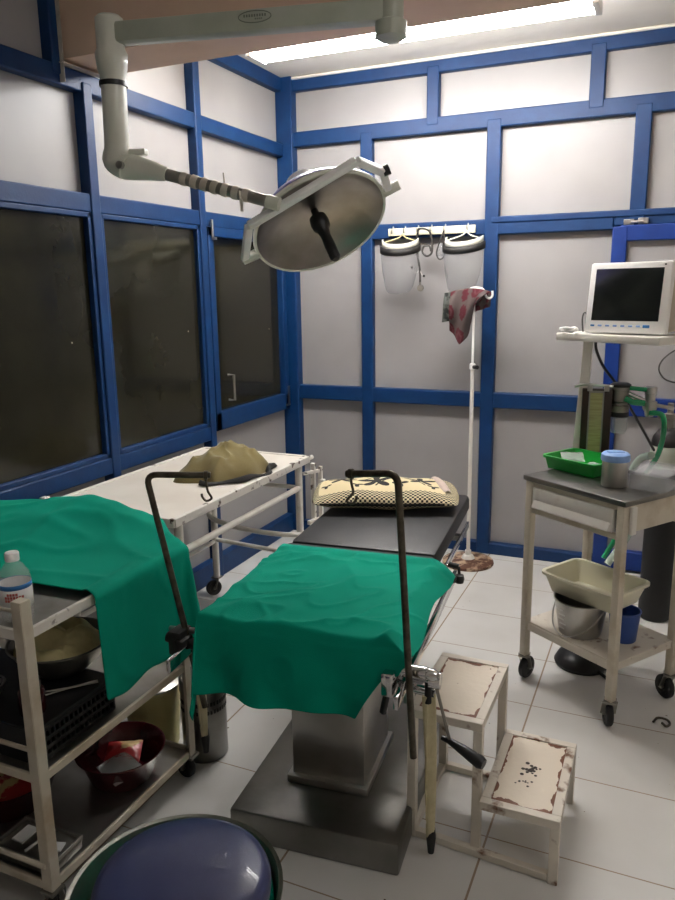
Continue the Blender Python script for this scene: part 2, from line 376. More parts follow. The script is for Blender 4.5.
# strips of tape where the beam meets the left frame
for a, c_ in (((.034, -1.90, 2.47), (.034, -1.60, 2.47)), ((.034, -1.893, 2.40), (.034, -1.893, 2.75))):
    tn[0] += 1; struct(MB().bar(a, c_, .004, .03, up=(1, 0, 0)).build('trim_%d' % tn[0], 'tape', smooth=False))
# pale bead along the top of the back wall
trim((0, -.03, 2.828), (XR, -.03, 2.828), .02, .016, 'ceiling')

def window(n, y0, y1, z0, z1, casement=False):
    w = bpy.data.objects.new('window_%d' % n, None); COL.objects.link(w); w.location = (0, (y0+y1)/2, z0); struct(w)
    WM[w.name] = Matrix.Translation(w.location)
    struct(MB().box((-.006, (y0+y1)/2, (z0+z1)/2), (.008, y1-y0, z1-z0)).build('pane', 'pane', w, smooth=False))
    t = .05 if casement else .022; mb = MB(); bt = .1 if casement else .022
    x = .012 if casement else .008; d = .05 if casement else .03
    mb.box((x, y0+t/2, (z0+z1)/2), (d, t, z1-z0)); mb.box((x, y1-t/2, (z0+z1)/2), (d, t, z1-z0))
    mb.box((x, (y0+y1)/2, z1-t/2), (d, y1-y0, t)); mb.box((x, (y0+y1)/2, z0+bt/2), (d, y1-y0, bt))
    struct(mb.build('window_frame', 'blue', w, bevel=.004))
    return w
window(1, -2.59, m1-.027, lS+.037, lB-.037)
window(2, m1+.027, m2-.027, lS+.037, lB-.037)
w3 = window(3, m2+.028, -.07, .842, lB-.037, True)
x = .045
struct(MB().tube([(.037, -.80, 1.14), (x+.03, -.80, 1.14), (x+.03, -.80, 1.0), (.037, -.80, 1.0)], .007).build('window_handle', 'steel', w3))
struct(MB().tube([(.04, -.895, 1.86), (.04, -.895, 1.96)], .008).box((.045, -.885, 1.865), (.014, .03, .012)).build('window_latch', 'steel', w3))
struct(MB().box((.04, -.085, .93), (.01, .014, .12)).box((.04, -.10, .87), (.01, .05, .012)).build('window_stay', 'steel', w3))

# door in the back wall
d = bpy.data.objects.new('door_1', None); COL.objects.link(d); d.location = (2.38, 0, 0); struct(d); WM[d.name] = Matrix.Translation(d.location)
mb = MB()
for xx in (1.99, 2.79): mb.box((xx, -.022, .965), (.075, .045, 1.86))
for z, h in ((1.86, .08), (.947, .1), (.07, .11)): mb.box((2.39, -.022, z), (.8, .042, h))
struct(mb.build('door_frame', 'blue_door', d, bevel=.005))
struct(MB().box((2.39, .004, .96), (.76, .02, 1.86)).build('door_panel', 'panel', d, smooth=False))
struct(MB().box((2.03, -.034, 1.915), (.05, .012, .028)).box((2.10, -.034, 1.918), (.05, .012, .03)).cyl((2.04, -.042, 1.915), (2.1, -.042, 1.915), .008).build('door_hinge', 'steel', d, bevel=.002))

# ------------------------------------------------------------------ lights of the room
def tube_light(name, label, a, b, m, ceilz):
    a, b = V(a), V(b); mid = (a+b)/2; dr = (b-a).normalized(); sd = V((-dr.y, dr.x, 0))
    t = thing(name, label, 'light', (mid.x, mid.y, ceilz))
    MB().bar(a+V((0, 0, .012)), b+V((0, 0, .012)), .05, .04, bev=.004).build('batten', 'batten', t)
    for f in (.15, .85):
        p_ = a.lerp(b, f); MB().cyl(p_+V((0, 0, .03)), V((p_.x, p_.y, ceilz)), .008).build('hanger', 'batten', t)
    for e, d_ in ((a, -1), (b, 1)):
        MB().box(e+dr*.012*d_, (.16 if abs(dr.y) > .5 else .026, .026 if abs(dr.y) > .5 else .16, .05), bev=.004).build('end_holder', 'whiteplastic', t)
    for q in (-1, 1):
        MB().cyl(a+sd*.062*q, b+sd*.062*q, .019, seg=16).build('glowing_tube', m, t)
tube_light('fluorescent_light', 'bright twin fluorescent light hanging from the ceiling along the back wall', (.38, -.95, 2.69), (1.90, -.95, 2.685), 'tube', ZC)
tube_light('fluorescent_light', 'dimmer twin fluorescent light on the ceiling behind the viewer', (2.9, -4.1, 2.745), (2.9, -2.9, 2.745), 'tube_dim', ZC)

# ------------------------------------------------------------------ surgical lamp
MNT = V((1.463, -2.10, 2.38)); ELB = V((.607, -2.295, 2.38))
lamp = thing('surgical_lamp', 'ceiling-hung surgical lamp with steel dome and jointed white arm over the table', 'surgical lamp', (MNT.x, MNT.y, ZC))
MB().lathe([(0, 0), (.09, 0), (.09, -.02), (.045, -.04), (.036, -.05), (.036, -.485), (.046, -.49), (.046, -.53), (.03, -.54), (0, -.54)], (MNT.x, MNT.y, ZC)).build('ceiling_post', 'lampgrey', lamp)
arm = MB().bar(MNT, ELB+V((.02, .004, 0)), .06, .062, bev=.012).build('horizontal_arm', 'lampgrey', lamp)
# printed oval badge on the arm
ad = (ELB-MNT).normalized(); nrm = V((-ad.y, ad.x, 0)); nrm = nrm if nrm.y < 0 else -nrm
bc = MNT+ad*.40+nrm*.0315+V((0, 0, .006))
mb = MB().tube([bc+ad*(.05*math.cos(t*2*PI/40))+V((0, 0, .016*math.sin(t*2*PI/40))) for t in range(40)], .0014, 6, closed=True)
for k in range(9):
    mb.box(bc-ad*(.032-k*.008)+V((0, 0, .003)), (.0045, .0012, .007), Matrix.Rotation(math.atan2(ad.y, ad.x), 3, 'Z'))
for k in range(4): mb.box(bc-ad*(.02-k*.006)+V((0, 0, -.006)), (.0035, .0012, .004), Matrix.Rotation(math.atan2(ad.y, ad.x), 3, 'Z'))
mb.build('badge', 'greyink', arm)
MB().lathe([(0, .055), (.034, .053), (.043, .045), (.043, -.04), (.05, -.055), (.046, -.10), (.04, -.12), (.04, -.135), (0, -.135)], ELB, 28).build('swivel_head', 'lampwhite', lamp)
MB().lathe([(.0, -.135), (.044, -.136), (.044, -.15), (0, -.151)], ELB, 28).build('collar', 'blackplastic', lamp)
# dome: opening faces nrm n
cr_, cu_, cf_ = V((.91509, .40300, -.0145)), V((-.0725, .19979, .97715)), V((-.39669, .89313, -.21204))
DC = V((1.154, -1.95, 1.817)); Rd = .228
vf = (DC-V((2.2661, -4.3354, 1.6))).normalized(); vr = (cr_-vf*cr_.dot(vf)).normalized(); vu = vr.cross(vf)
img = (vr*-.42+vu*.906)
dn = (-img*.8-vf*.6).normalized()
ma = (vr*.906+vu*.42).normalized(); K = (img*math.cos(math.radians(-60))+vf*math.sin(math.radians(-60))).normalized()
K = (K-ma*K.dot(ma)).normalized()
E1 = V((.583, -2.292, 1.992))
MB().tube(smoothpath([ELB+V((0, 0, -.15)), ELB+V((-.002, 0, -.25)), ELB+V((-.006, .001, -.33)), E1+V((.006, 0, .02)), E1+V((.045, .006, -.004))], 6), .039, 20).build('drop_tube', 'lampwhite', lamp)
E2 = V((.765, -2.26, 1.962)); E3 = DC-ma*.10+K*.222
dd = (E3-E2).normalized()
MB().tube([E1+V((.02, .005, 0)), E1+V((.06, .025, .0)), E2-dd*.05, E2], [.036, .04, .03, .021], 18).box(E1+V((.07, .03, .045)), (.07, .03, .018), Matrix.Rotation(math.atan2(dd.y, dd.x), 3, 'Z'), .004).build('elbow_joint', 'lampwhite', lamp)
MB().cyl(E1+V((.05, -.025, -.0)), E1+V((.052, -.04, -.0)), .012).build('pivot_bolt', 'steel', lamp)
tb = MB().cyl(E2-dd*.01, E3, .0185, seg=18).build('spring_arm', 'steel_dull', lamp)
mb = MB()
for k in range(7):
    p = E2+dd*(.06+k*.035); mb.lathe([(.0188, -.011), (.021, -.009), (.0212, .007), (.0188, .012)], p, 14, axis=dd+V((random.uniform(-.1, .1), random.uniform(-.1, .1), random.uniform(-.1, .1))))
mb.tube([E2+dd*.2, E2+dd*.2+V((.002, -.01, .05))], .0025, 5); mb.bar(E2+dd*.262+V((0, -.02, .01)), E2+dd*.268+V((0, -.022, -.05)), .018, .002)
mb.build('tape_wrapping', 'tape', tb)
dp = [(0, -.058), (.04, -.057), (.09, -.052), (.14, -.041), (.18, -.027), (.207, -.013), (.222, -.001), (.228, .006)]
MB().lathe(dp+[(.231, .006), (.232, -.002)], DC, 64, dn).build('reflector', 'dome', lamp)
MB().lathe([(.232, -.0035), (.229, -.014), (.212, -.036), (.185, -.064), (.145, -.094), (.095, -.118), (.05, -.129), (0, -.131)], DC, 64, dn).build('dome_shell', 'violet', lamp)
MB().lathe([(.2275, .009), (.236, .01), (.239, .003), (.236, -.006), (.2325, -.006)], DC, 64, dn, close=True).build('rim', 'lampwhite', lamp)
MB().lathe([(0, -.2), (.04, -.198), (.058, -.19), (.064, -.165), (.064, -.12), (0, -.12)], DC, 32, dn).build('top_cap', 'whiteplastic', lamp)
MB().lathe([(0, -.057), (.012, -.056), (.014, -.03), (.03, -.022), (.033, .0), (.03, .02), (.021, .03), (.017, .06), (.019, .1), (.018, .15), (.012, .158), (0, .16)], DC, 24, dn).build('handle', 'blackplastic', lamp)
yk = [DC-ma*.232, DC-ma*.285, DC-ma*.21+K*.175, DC+ma*.18+K*.235, DC+ma*.25+K*.115, DC+ma*.252, DC+ma*.236]
mb = MB()
for a, c_ in zip(yk[1:-2], yk[2:-1]): mb.bar(a, c_, .026, .024, up=dn, bev=.005)
mb.build('yoke', 'whiteplastic', lamp)
for sgn in (-1, 1):
    MB().cyl(DC+ma*sgn*.232, DC+ma*sgn*.292, .018, .016).build('pivot', 'lampwhite', lamp)
MB().cyl(DC+ma*.25+K*.115, DC+ma*.272+K*.115, .016, .018).build('end_knob', 'blackplastic', lamp)
MB().cyl(E3-dd*.03, E3+dd*.012, .021).build('yoke_hub', 'lampwhite', lamp)

# ------------------------------------------------------------------ operating table
TR = math.radians(5.5); TC = V((1.39, -2.36, 0))
T = thing('operating_table', 'steel pedestal operating table with black vinyl top, half covered by green cloth', 'operating table', TC, TR)
TM = WM[T.name]
def tl(x, y, z): return TM@V((x, y, z))
MB().box((.01, -.02+.17, .05), (.515, .95, .1), bev=.008).build('base', 'steel_top', T, world=False)
MB().box((.0, .0, .345), (.232, .285, .49), bev=.004).box((0, 0, .113), (.26, .32, .026), bev=.004).build('column', 'steel', T, world=False)
MB().box((0, 0, .62), (.3, .42, .06), bev=.004).box((0, -.07, .645), (.42, .6, .03), bev=.003).box((0, .6, .655), (.42, .7, .03), bev=.003).build('top_frame', 'steel_dull', T, world=False)
MB().box((0, -.10, .712), (.52, .64, .076), bev=.018).box((0, .60, .714), (.51, .745, .074), bev=.018).build('mattress', 'vinyl', T, world=False)
for s in (-1, 1):
    MB().box((s*.303, -.09, .645), (.012, .84, .034), bev=.002).box((s*.255, -.2, .638), (.09, .03, .014)).box((s*.255, .2, .638), (.09, .03, .014)).build('side_rail', 'chrome', T, world=False)
    MB().box((s*.264, .62, .652), (.01, .5, .026), bev=.002).box((s*.25, .7, .652), (.04, .03, .02)).build('head_rail', 'chrome', T, world=False)
MB().cyl((.268, .42, .645), (.30, .42, .64), .01).lathe([(0, -.018), (.015, -.014), (.018, 0), (.015, .014), (0, .018)], (.305, .41, .60), 16).tube([(.30, .42, .64), (.305, .41, .61)], .005).build('head_clamp', 'blackplastic', T, world=False)
# crank: shaft from below the top, arm and black grip
ck = MB().cyl(tl(.2, -.33, .64), (1.80, -2.715, .655), .012).lathe([(.0, -.014), (.021, -.014), (.021, .014), (0, .014)], (1.80, -2.715, .655), 16, axis=(1, .1, 0)).build('crank_shaft', 'chrome', T)
C0, C1 = V((1.802, -2.72, .65)), V((1.836, -2.705, .495))
MB().bar(C0, C1, .016, .008, bev=.002).build('crank_arm', 'steel_dull', T)
MB().tube([C1+V((-.02, .0, 0)), C1+V((0, -.003, -.002)), C1+V((.03, -.01, -.01)), C1+V((.085, -.03, -.022)), C1+V((.095, -.033, -.024))], [.006, .008, .012, .017, .013], 14).build('crank_grip', 'blackplastic', T)
MB().cyl(tl(.25, -.34, .60), tl(.37, -.36, .60), .013).box(tl(.3, -.35, .585), (.02, .03, .05)).build('tilt_shaft', 'chrome', T)

# pillow
PA = math.radians(20); PC = V((1.268, -1.62, .752))
def pil(u, v, s):
    x, y = u*2-1, v*2-1
    h = (max(0, 1-abs(x)**2.6)**.55)*(max(0, 1-abs(y)**2.4)**.55)
    px_, py_ = x*.295*(1-.06*y*y), y*.175*(1-.05*x*x)
    z = .012+.052*(1+s*h) if s > 0 else .05-.048*h
    z = .04+s*h*(.052 if s > 0 else .038)+.006*math.sin(7*x+3*y)*h
    q = Matrix.Rotation(PA, 3, 'Z')@V((px_, py_, 0))
    return PC+q+V((0, 0, max(z, .003)))
mb = MB().grid(lambda u, v: pil(u, v, 1), 36, 24, True).grid(lambda u, v: pil(u, v, -1), 36, 24, True)
bmesh.ops.remove_doubles(mb.bm, verts=mb.bm.verts, dist=.0008)
pill = mb.build('pillow', 'pillow', sub=1)
tag(pill, 'cream pillow printed with black flowers at the head of the operating table', 'pillow')
def roll(u, v):
    a = u*2*PI; y = v*2-1; q = Matrix.Rotation(PA+.15, 3, 'Z')@V((.225+.022*math.cos(a), y*.115, 0)); n_ = noise.noise(V((u*4, v*6, 1)))
    return PC+q+V((0, 0, .05+.024*math.sin(a)*(1+.15*n_)+.012*(1-y*y)))
tag(MB().grid(roll, 16, 14).build('hand_towel', 'pinktowel', sub=1), 'pale pink towel roll laid over the right end of the flowered pillow', 'towel')

# leg-support poles (stirrup poles) clamped to the side rails
def leg_pole(label, bottom, clamp, top, tip, hookdir, strap):
    t = thing('leg_support_pole', label, 'leg support pole', clamp, 0, 'leg support poles on the operating table')
    bottom, clamp, top, tip = V(bottom), V(clamp), V(top), V(tip)
    d1 = (top-bottom).normalized(); d2 = (tip-top).normalized()
    pts = [bottom, top-d1*.03]+[top-d1*.03*(1-k/6)**2+d2*.03*(k/6)**2 for k in range(1, 6)]+[top+d2*.03, tip]
    MB().tube(pts, .0085, 12).build('pole', 'rod', t)
    h = tip-d2*.012
    MB().tube(smoothpath([h+V((0, 0, .009)), h+V((0, 0, -.02)), h+V((.004, 0, -.045)), h+d2*.012+V((0, 0, -.064)), h-d2*.002+V((0, 0, -.072)), h-d2*.012+V((0, 0, -.062)), h-d2*.014+V((0, 0, -.052))], 5), .0032, 8).lathe([(.0088, -.006), (.012, -.005), (.012, .005), (.0088, .006)], h, 14, axis=d2).build('hook', 'rod', t)
    return t
p = leg_pole('dark hooked steel pole clamped to the left rail of the operating table', (1.162, -2.78, .47), (1.115, -2.78, .68), (1.015, -2.78, 1.122), (1.165, -2.70, 1.115), None, None)
MB().box((1.10, -2.79, .665), (.04, .06, .07), bev=.006).cyl((1.06, -2.79, .668), (1.15, -2.79, .66), .015).box((1.118, -2.80, .655), (.03, .05, .05), bev=.004).build('clamp', 'rubber', p)
MB().tube([(1.05, -2.765, .68), (1.10, -2.77, .685), (1.14, -2.77, .69)], [.007, .009, .009], 10).build('clamp_screw', 'steel', p)
p = leg_pole('dark hooked steel pole clamped to the right rail of the operating table', (1.773, -2.80, .488), (1.757, -2.79, .69), (1.731, -2.80, 1.193), (1.602, -2.79, 1.178), None, None)
MB().cyl((1.685, -2.76, .69), (1.79, -2.755, .69), .017).box((1.705, -2.775, .665), (.03, .06, .06), bev=.005).build('clamp', 'chrome', p)
MB().lathe([(0, -.018), (.012, -.018), (.015, -.008), (.015, .008), (.01, .018), (0, .018)], (1.80, -2.755, .69), 14, axis=(1, 0, 0)).build('clamp_screw', 'chrome', p)
MB().bar((1.70, -2.775, .65), (1.69, -2.79, .58), .016, .012, bev=.003).build('clamp_lever', 'blackplastic', p)
# cream straps hanging beside the table
def strap(label, top, bot, w0, w1, loc):
    t = thing('hanging_strap', label, 'strap', loc); top, bot = V(top), V(bot)
    def f(u, v):
        c = top.lerp(bot, v); w = w0+(w1-w0)*(v**.8); w *= .55+.45*math.sin(PI*(.12+.8*v)) if v > .5 else 1
        return c+V((math.cos(.6)*w*(u-.5), math.sin(.6)*w*(u-.5), .0))+V((.004*math.sin(8*u+3*v), -.004*math.sin(5*u), 0))
    MB().grid(f, 8, 20).build('webbing', 'strap', t, solid=.006)
    MB().tube([bot+V((0, 0, .03)), bot+V((0, 0, .0)), bot+V((0, 0, -.05))], [.012, .014, .009], 10).build('end_tip', 'rubber', t)
    MB().tube([top+V((0, 0, -.02)), top+V((0, 0, .06))], .009, 10).build('leather_loop', 'rubber', t)
strap('cream strap hanging from the right clamp beside the step stool', (1.778, -2.70, .60), (1.75, -2.56, .075), .03, .032, (1.76, -2.6, 0))
strap('cream strap hanging beside the left trolley post near the operating table', (1.085, -2.70, .56), (1.0, -2.56, .20), .028, .02, (1.05, -2.63, 0))

# ------------------------------------------------------------------ step stool
S = thing('step_stool', 'two-step cream metal foot stool with rust-worn treads beside the operating table', 'step stool', (1.875, -2.32, 0))
def step(x0, x1, y0, y1, z, t):
    w = .026; mb = MB()
    for a, c_ in (((x0, y0+w/2, z-w/2), (x1, y0+w/2, z-w/2)), ((x0, y1-w/2, z-w/2), (x1, y1-w/2, z-w/2))): mb.bar(a, c_, w, w)
    for a, c_ in (((x0+w/2, y0+w, z-w/2), (x0+w/2, y1-w, z-w/2)), ((x1-w/2, y0+w, z-w/2), (x1-w/2, y1-w, z-w/2))): mb.bar(a, c_, w, w)
    mb.build('tread_frame', 'cream_rust', t, bevel=.002)
    MB().grid(lambda u, v: V((x0+w+u*(x1-x0-2*w), y0+w+v*(y1-y0-2*w), z-.006)), 1, 1, True).build('tread', 'tread', t, smooth=False, solid=.004)
step(1.655, 1.873, -2.493, -2.128, .42, S); step(1.876, 2.094, -2.522, -2.14, .2, S)
def leg(x, y, z): MB().bar((x, y, 0), (x, y, z), .026, .026).build('leg', 'cream_rust', S, bevel=.002)
leg(1.668, -2.48, .394); leg(1.668, -2.141, .394); leg(1.86, -2.48, .394); leg(1.86, -2.141, .394); leg(2.081, -2.509, .174); leg(2.081, -2.153, .174)
for a, c_ in (((1.682, -2.482, .014), (2.068, -2.508, .014)), ((1.682, -2.141, .014), (2.068, -2.153, .014)), ((1.668, -2.467, .014), (1.668, -2.154, .014))):
    MB().bar(a, c_, .022, .022).build('floor_rail', 'cream_rust', S, bevel=.002)
mb = MB()
for k in range(26):
    a = random.gauss(0, 1); c_ = random.gauss(0, 1)
    mb.lathe([(0, .0016), (random.uniform(.003, .007), .001), (0, 0)], (1.985+a*.012, -2.315+c_*.014, .1955), 7)
for k in range(9): mb.lathe([(0, .0016), (random.uniform(.002, .005), .001), (0, 0)], (1.975+random.gauss(0, .01), -2.385+random.gauss(0, .012), .1955), 7)
mb.build('chipped_patch', 'soot', S)

# ------------------------------------------------------------------ casters
def caster(parent, p, r, ang, name='caster', stem=.03):
    p = V(p); a = V((math.cos(ang), math.sin(ang), 0)); f = V((-a.y, a.x, 0)); c_ = V((p.x, p.y, r))+f*.02
    w = MB().lathe([(0, -.009), (r*.55, -.009), (r*.6, -.012), (r*.9, -.012), (r, -.007), (r, .007), (r*.9, .012), (r*.6, .012), (r*.55, .009), (0, .009)], c_, 28, axis=a).build(name, 'rubber', parent)
    mb = MB()
    for s in (-1, 1): mb.bar(c_+a*.016*s, V((p.x, p.y, 2*r+.012))+a*.016*s, .004, .024, up=a)
    mb.box((p.x, p.y, 2*r+.014), (.044, .044, .008)).cyl((p.x, p.y, 2*r+.01), (p.x, p.y, 2*r+.01+stem), .014).cyl(c_-a*.02, c_+a*.02, .007)
    mb.build('fork', 'steel_dull', w)
    return w

# ------------------------------------------------------------------ monitor trolley
FL = V((1.777, -1.437, 0)); ang = math.atan2(-.269, .395)
MT = thing('monitor_trolley', 'cream metal trolley with drawer, steel top and raised monitor shelf', 'trolley', FL, ang)
MM = WM[MT.name]
def ml(u, v, z): return MM@V((u, v, z))
W_, D_ = .478, .40
MB().box((W_/2, D_/2, .862), (W_, D_, .022), bev=.006).build('steel_top', 'steel_top', MT, world=False)
for i, (u, v) in enumerate(((.03, .018), (W_-.022, .018), (W_-.022, D_-.03), (.03, D_-.03))):
    MB().box((u, v, (.11+.851)/2), (.03, .03, .741), bev=.003).build('leg', 'cream', MT, world=False)
    caster(MT, ml(u, v, 0), .047, ang+(.2, .9, 1.3, .5)[i])
mb = MB()
for v, wd in ((.018, .02), (D_-.03, .02)): mb.box((W_/2, v, .842), (W_-.08, wd, .018)).box((W_/2, v, .735), (W_-.08, wd, .02))
for u in (.03, W_-.022): mb.box((u, D_/2, .80), (.014, D_-.075, .105))
mb.build('apron', 'cream', MT, world=False, bevel=.002)
dr = MB().box((W_/2, .012, .79), (W_-.105, .02, .084), bev=.004).box((W_/2, .15, .79), (W_-.12, .26, .07)).build('drawer', 'white_enamel', MT, world=False)
MB().poly([(0, -.012), (-.016, -.012), (-.014, -.004), (0, .022)], W_-.12, Matrix.Translation((.06, .004, .765))@Matrix(((0, 0, 1, 0), (1, 0, 0, 0), (0, 1, 0, 0), (0, 0, 0, 1)))).build('handle', 'white_enamel', dr, world=False, bevel=.002)
MB().box((W_/2, D_/2, .252), (W_-.03, D_-.05, .012)).box((W_/2, .018, .24), (W_-.08, .006, .03)).box((W_-.02, D_/2, .24), (.006, D_-.08, .03)).build('lower_shelf', 'cream_rust', MT, world=False, bevel=.002)
MB().box((W_+.004, .04, .80), (.014, .026, .1), bev=.003).build('side_bracket', 'white_enamel', MT, world=False)
# column and monitor shelf
CB = ml(.03, D_+.005, 0); CTp = V((1.963, -1.075, 1.372)); CBm = V((1.938, -1.08, .862))
MB().bar(CBm, CTp, .038, .03, up=(0, 1, 0), bev=.003).build('column', 'white_enamel', MT)
MSC = V((2.105, -1.12, 1.392)); MSA = math.radians(-32)
Rm = Matrix.Rotation(MSA, 3, 'Z')
MB().box(MSC, (.47, .27, .03), Rm, .004).build('monitor_shelf', 'white_enamel', MT)

# monitor
MA = math.radians(-22); MO = V((2.105, -1.20, 1.409)); mon = thing('patient_monitor', 'white patient monitor with dark blank screen on the raised trolley shelf', 'monitor', MO, MA)
tilt = math.radians(-7)
fr = Matrix.Translation((0, 0, 0))@Matrix.Rotation(tilt, 4, 'X')
def bx_t(mb, c_, s_, bev=0): mb.box(fr@V(c_), s_, fr.to_3x3(), bev); return mb
bx_t(MB(), (0, 0, .138), (.325, .035, .272), .008).build('bezel', 'whiteplastic', mon, world=False)
MB().poly([(0, .006), (.14, .03), (.13, .19), (.05, .258), (0, .264)], .30, fr@Matrix.Translation((-.15, .014, .0))@Matrix(((0, 0, 1, 0), (1, 0, 0, 0), (0, 1, 0, 0), (0, 0, 0, 1)))).build('housing', 'greyplastic', mon, world=False, bevel=.01)
bx_t(MB(), (-.002, -.0175, .15), (.268, .002, .2)).build('screen', 'screen', mon, world=False)
for k in range(8):
    bx_t(MB(), (-.128+k*.031, -.0185, .03), (.016 if k < 7 else .026, .004, .007 if k < 7 else .011), .0015).build('button', 'labelblue' if k in (0, 7) else 'bluelid', mon, world=False)
bx_t(MB(), (.135, -.0185, .261), (.006, .003, .006)).build('indicator_light', 'cable', mon, world=False)
mb = MB().tube(smoothpath([ml(0, 0, 0)*0+MO+V((-.19, .05, .02)), MO+V((-.2, .03, .008)), MO+V((-.235, .04, .01)), MO+V((-.24, .07, .008)), MO+V((-.2, .075, .018)), MO+V((-.185, .05, .012)), MO+V((-.22, .03, .02)), MO+V((-.25, .06, .016))], 6), .007, 8)
tag(mb.build('sensor_cable', 'whiteplastic'), 'coiled white sensor cable on the raised shelf left of the monitor', 'cable')
tag(MB().tube(smoothpath([MO+V((-.13, .10, .02)), MO+V((-.155, .07, .08)), MO+V((-.165, .05, .06)), MO+V((-.16, .05, .0055))], 6), .003, 6).build('monitor_lead', 'cable'), 'thin grey lead looping at the left side of the monitor', 'cable')

# items on the trolley top  (z = .873)
ZT = .874
gm = tray_mesh(.245, .20, .055, .018, .014, .003, .008)
gp = thing('green_tray', 'bright green plastic tray on the steel trolley top', 'tray', ml(.085, .25, ZT), ang+.05)
o = gm.build('tray', 'greentray', gp, world=False)
def packet(label, c_, s, rz, tx, m='film'):
    q = Matrix.Translation(V(c_))@Matrix.Rotation(rz, 4, 'Z')@Matrix.Rotation(tx, 4, 'X')
    def f(u, v, sg): h = (math.sin(PI*u)*math.sin(PI*v))**.6; return q@V(((u-.5)*s[0], (v-.5)*s[1], sg*h*s[2]+.004*noise.noise(V((u*5, v*5, sg+s[0]*9)))))
    mb = MB().grid(lambda u, v: f(u, v, 1), 12, 12).grid(lambda u, v: f(u, v, -1), 12, 12)
    return tag(mb.build('packet', m), label, 'packet')
g = ml(.06, .255, ZT)
packet('clear crinkled film packet propped in the left of the green tray', g+V((-.03, .02, .04)), (.09, .06, .012), .3, .5)
packet('clear film packet lying in the right of the green tray', g+V((.06, -.06, .028)), (.07, .05, .012), -.5, .2)
MGa = .12; mg = thing('manometer', 'dark brown upright manometer with yellowed glass scale behind the green tray', 'manometer', V((2.012, -1.118, .874)), MGa)
MB().box((0, .02, .155), (.118, .04, .3), bev=.004).build('case', 'brown', mg, world=False)
MB().box((-.004, -.002, .165), (.05, .006, .25)).build('scale', 'gauge', mg, world=False)
mb = MB()
for x_ in (-.03, .024): mb.box((x_, -.005, .165), (.006, .008, .26))
for z_ in (.035, .295): mb.box((-.003, -.005, z_), (.06, .008, .008))
mb.build('scale_frame', 'steel_dull', mg, world=False)
MB().tube([(-.09, -.0, .315), (-.055, .0, .325), (.06, .0, .318)], .006, 8).box((-.03, .0, .31), (.02, .02, .025)).box((.035, .0, .31), (.02, .02, .025)).build('top_bracket', 'steel', mg, world=False)
MB().lathe([(0, -.01), (.012, -.01), (.012, .01), (0, .01)], (-.01, -.012, .022), 14, axis=(0, 1, 0)).build('valve_knob', 'yellowknob', mg, world=False)
# humidifier flowmeter on a side pipe of the manometer
hp = V((2.098, -1.075, 1.10))
hf = thing('humidifier', 'oxygen flowmeter with clear humidifier bottle beside the brown manometer', 'humidifier', hp)
MB().lathe([(0, .0), (.037, .0), (.037, .03), (.03, .034), (.03, .045), (.036, .05), (.033, .095), (.04, .098), (.04, .108), (.02, .112), (0, .112)], hp-V((0, 0, .02)), 24).build('meter_body', 'steel_dull', hf)
MB().lathe([(0, .088), (.04, .088), (.041, .098), (.03, .104), (0, .105)], hp, 24).build('black_cap', 'blackplastic', hf)
MB().lathe([(0, .0), (.038, 0), (.038, .02), (0, .02)], hp-V((0, 0, .035)), 24).build('black_collar', 'blackplastic', hf)
MB().lathe([(.033, -.035), (.036, -.05), (.034, -.09), (.026, -.105), (0, -.108)], hp, 24).build('bottle', 'clearbox', hf, solid=.002)
MB().cyl(hp+V((-.03, -.003, .05)), hp+V((-.11, -.012, .055)), .012, .009).build('side_pipe', 'chrome', hf)
MB().cyl(hp+V((.03, 0, .06)), hp+V((.1, .005, .03)), .012).build('side_pipe', 'chrome', hf)
vp = hp+V((.115, .005, .0))
MB().lathe([(0, -.03), (.016, -.03), (.02, -.01), (.028, .0), (.028, .03), (.02, .035), (.02, .06), (.024, .064), (.024, .09), (.01, .094), (0, .094)], vp, 20).cyl(vp+V((0, 0, .02)), vp+V((.09, .04, .0)), .008).build('needle_valve', 'steel', hf)
MB().tube([hp+V((.03, -.01, .085)), hp+V((.1, -.01, .08))], .009, 8).tube([hp+V((.02, -.03, .045)), hp+V((.05, -.03, .03)), hp+V((.095, -.015, .025))], .013, 10).build('green_tubing', 'hose', hf)
tag(MB().tube(smoothpath([vp+V((.0, -.02, -.012)), vp+V((.05, -.025, -.02)), vp+V((.06, -.01, -.09)), vp+V((.045, .06, -.2)), vp+V((.0, .16, -.32)), vp+V((-.03, .2, -.45)), vp+V((-.1, .2, -.62)), vp+V((-.15, .16, -.72))], 8), .011, 10).build('green_hose', 'hose'), 'green oxygen hose running down from the flowmeter behind the trolley', 'hose')
tag(MB().tube(smoothpath([vp+V((.02, .04, -.2)), vp+V((-.03, .16, -.25)), vp+V((-.06, .2, -.34)), vp+V((-.04, .2, -.46)), vp+V((-.05, .21, -.60)), vp+V((-.13, .14, -.74))], 8), .016, 10).build('corrugated_hose', 'hose_pale'), 'pale clear hose curving behind the trolley left of the gas cylinder', 'hose')
tag(MB().tube(smoothpath([(1.985, -1.02, 1.372), (1.99, -1.02, 1.33), (2.02, -1.0, 1.26), (2.07, -.97, 1.19), (2.12, -.92, 1.1), (2.18, -.82, .98), (2.24, -.735, .86)], 6), .006, 8).build('power_cord', 'blackplastic'), 'black cord hanging from the monitor shelf behind the flowmeter', 'cord')
tag(MB().tube(smoothpath([(2.40, -.018, 1.27), (2.31, -.03, 1.262), (2.245, -.032, 1.21), (2.228, -.03, 1.155), (2.26, -.03, 1.105), (2.33, -.03, 1.085), (2.42, -.018, 1.09)], 8), .004, 8).build('wall_cable', 'cable'), 'thin dark cable looped on the door panel right of the monitor trolley', 'cable')
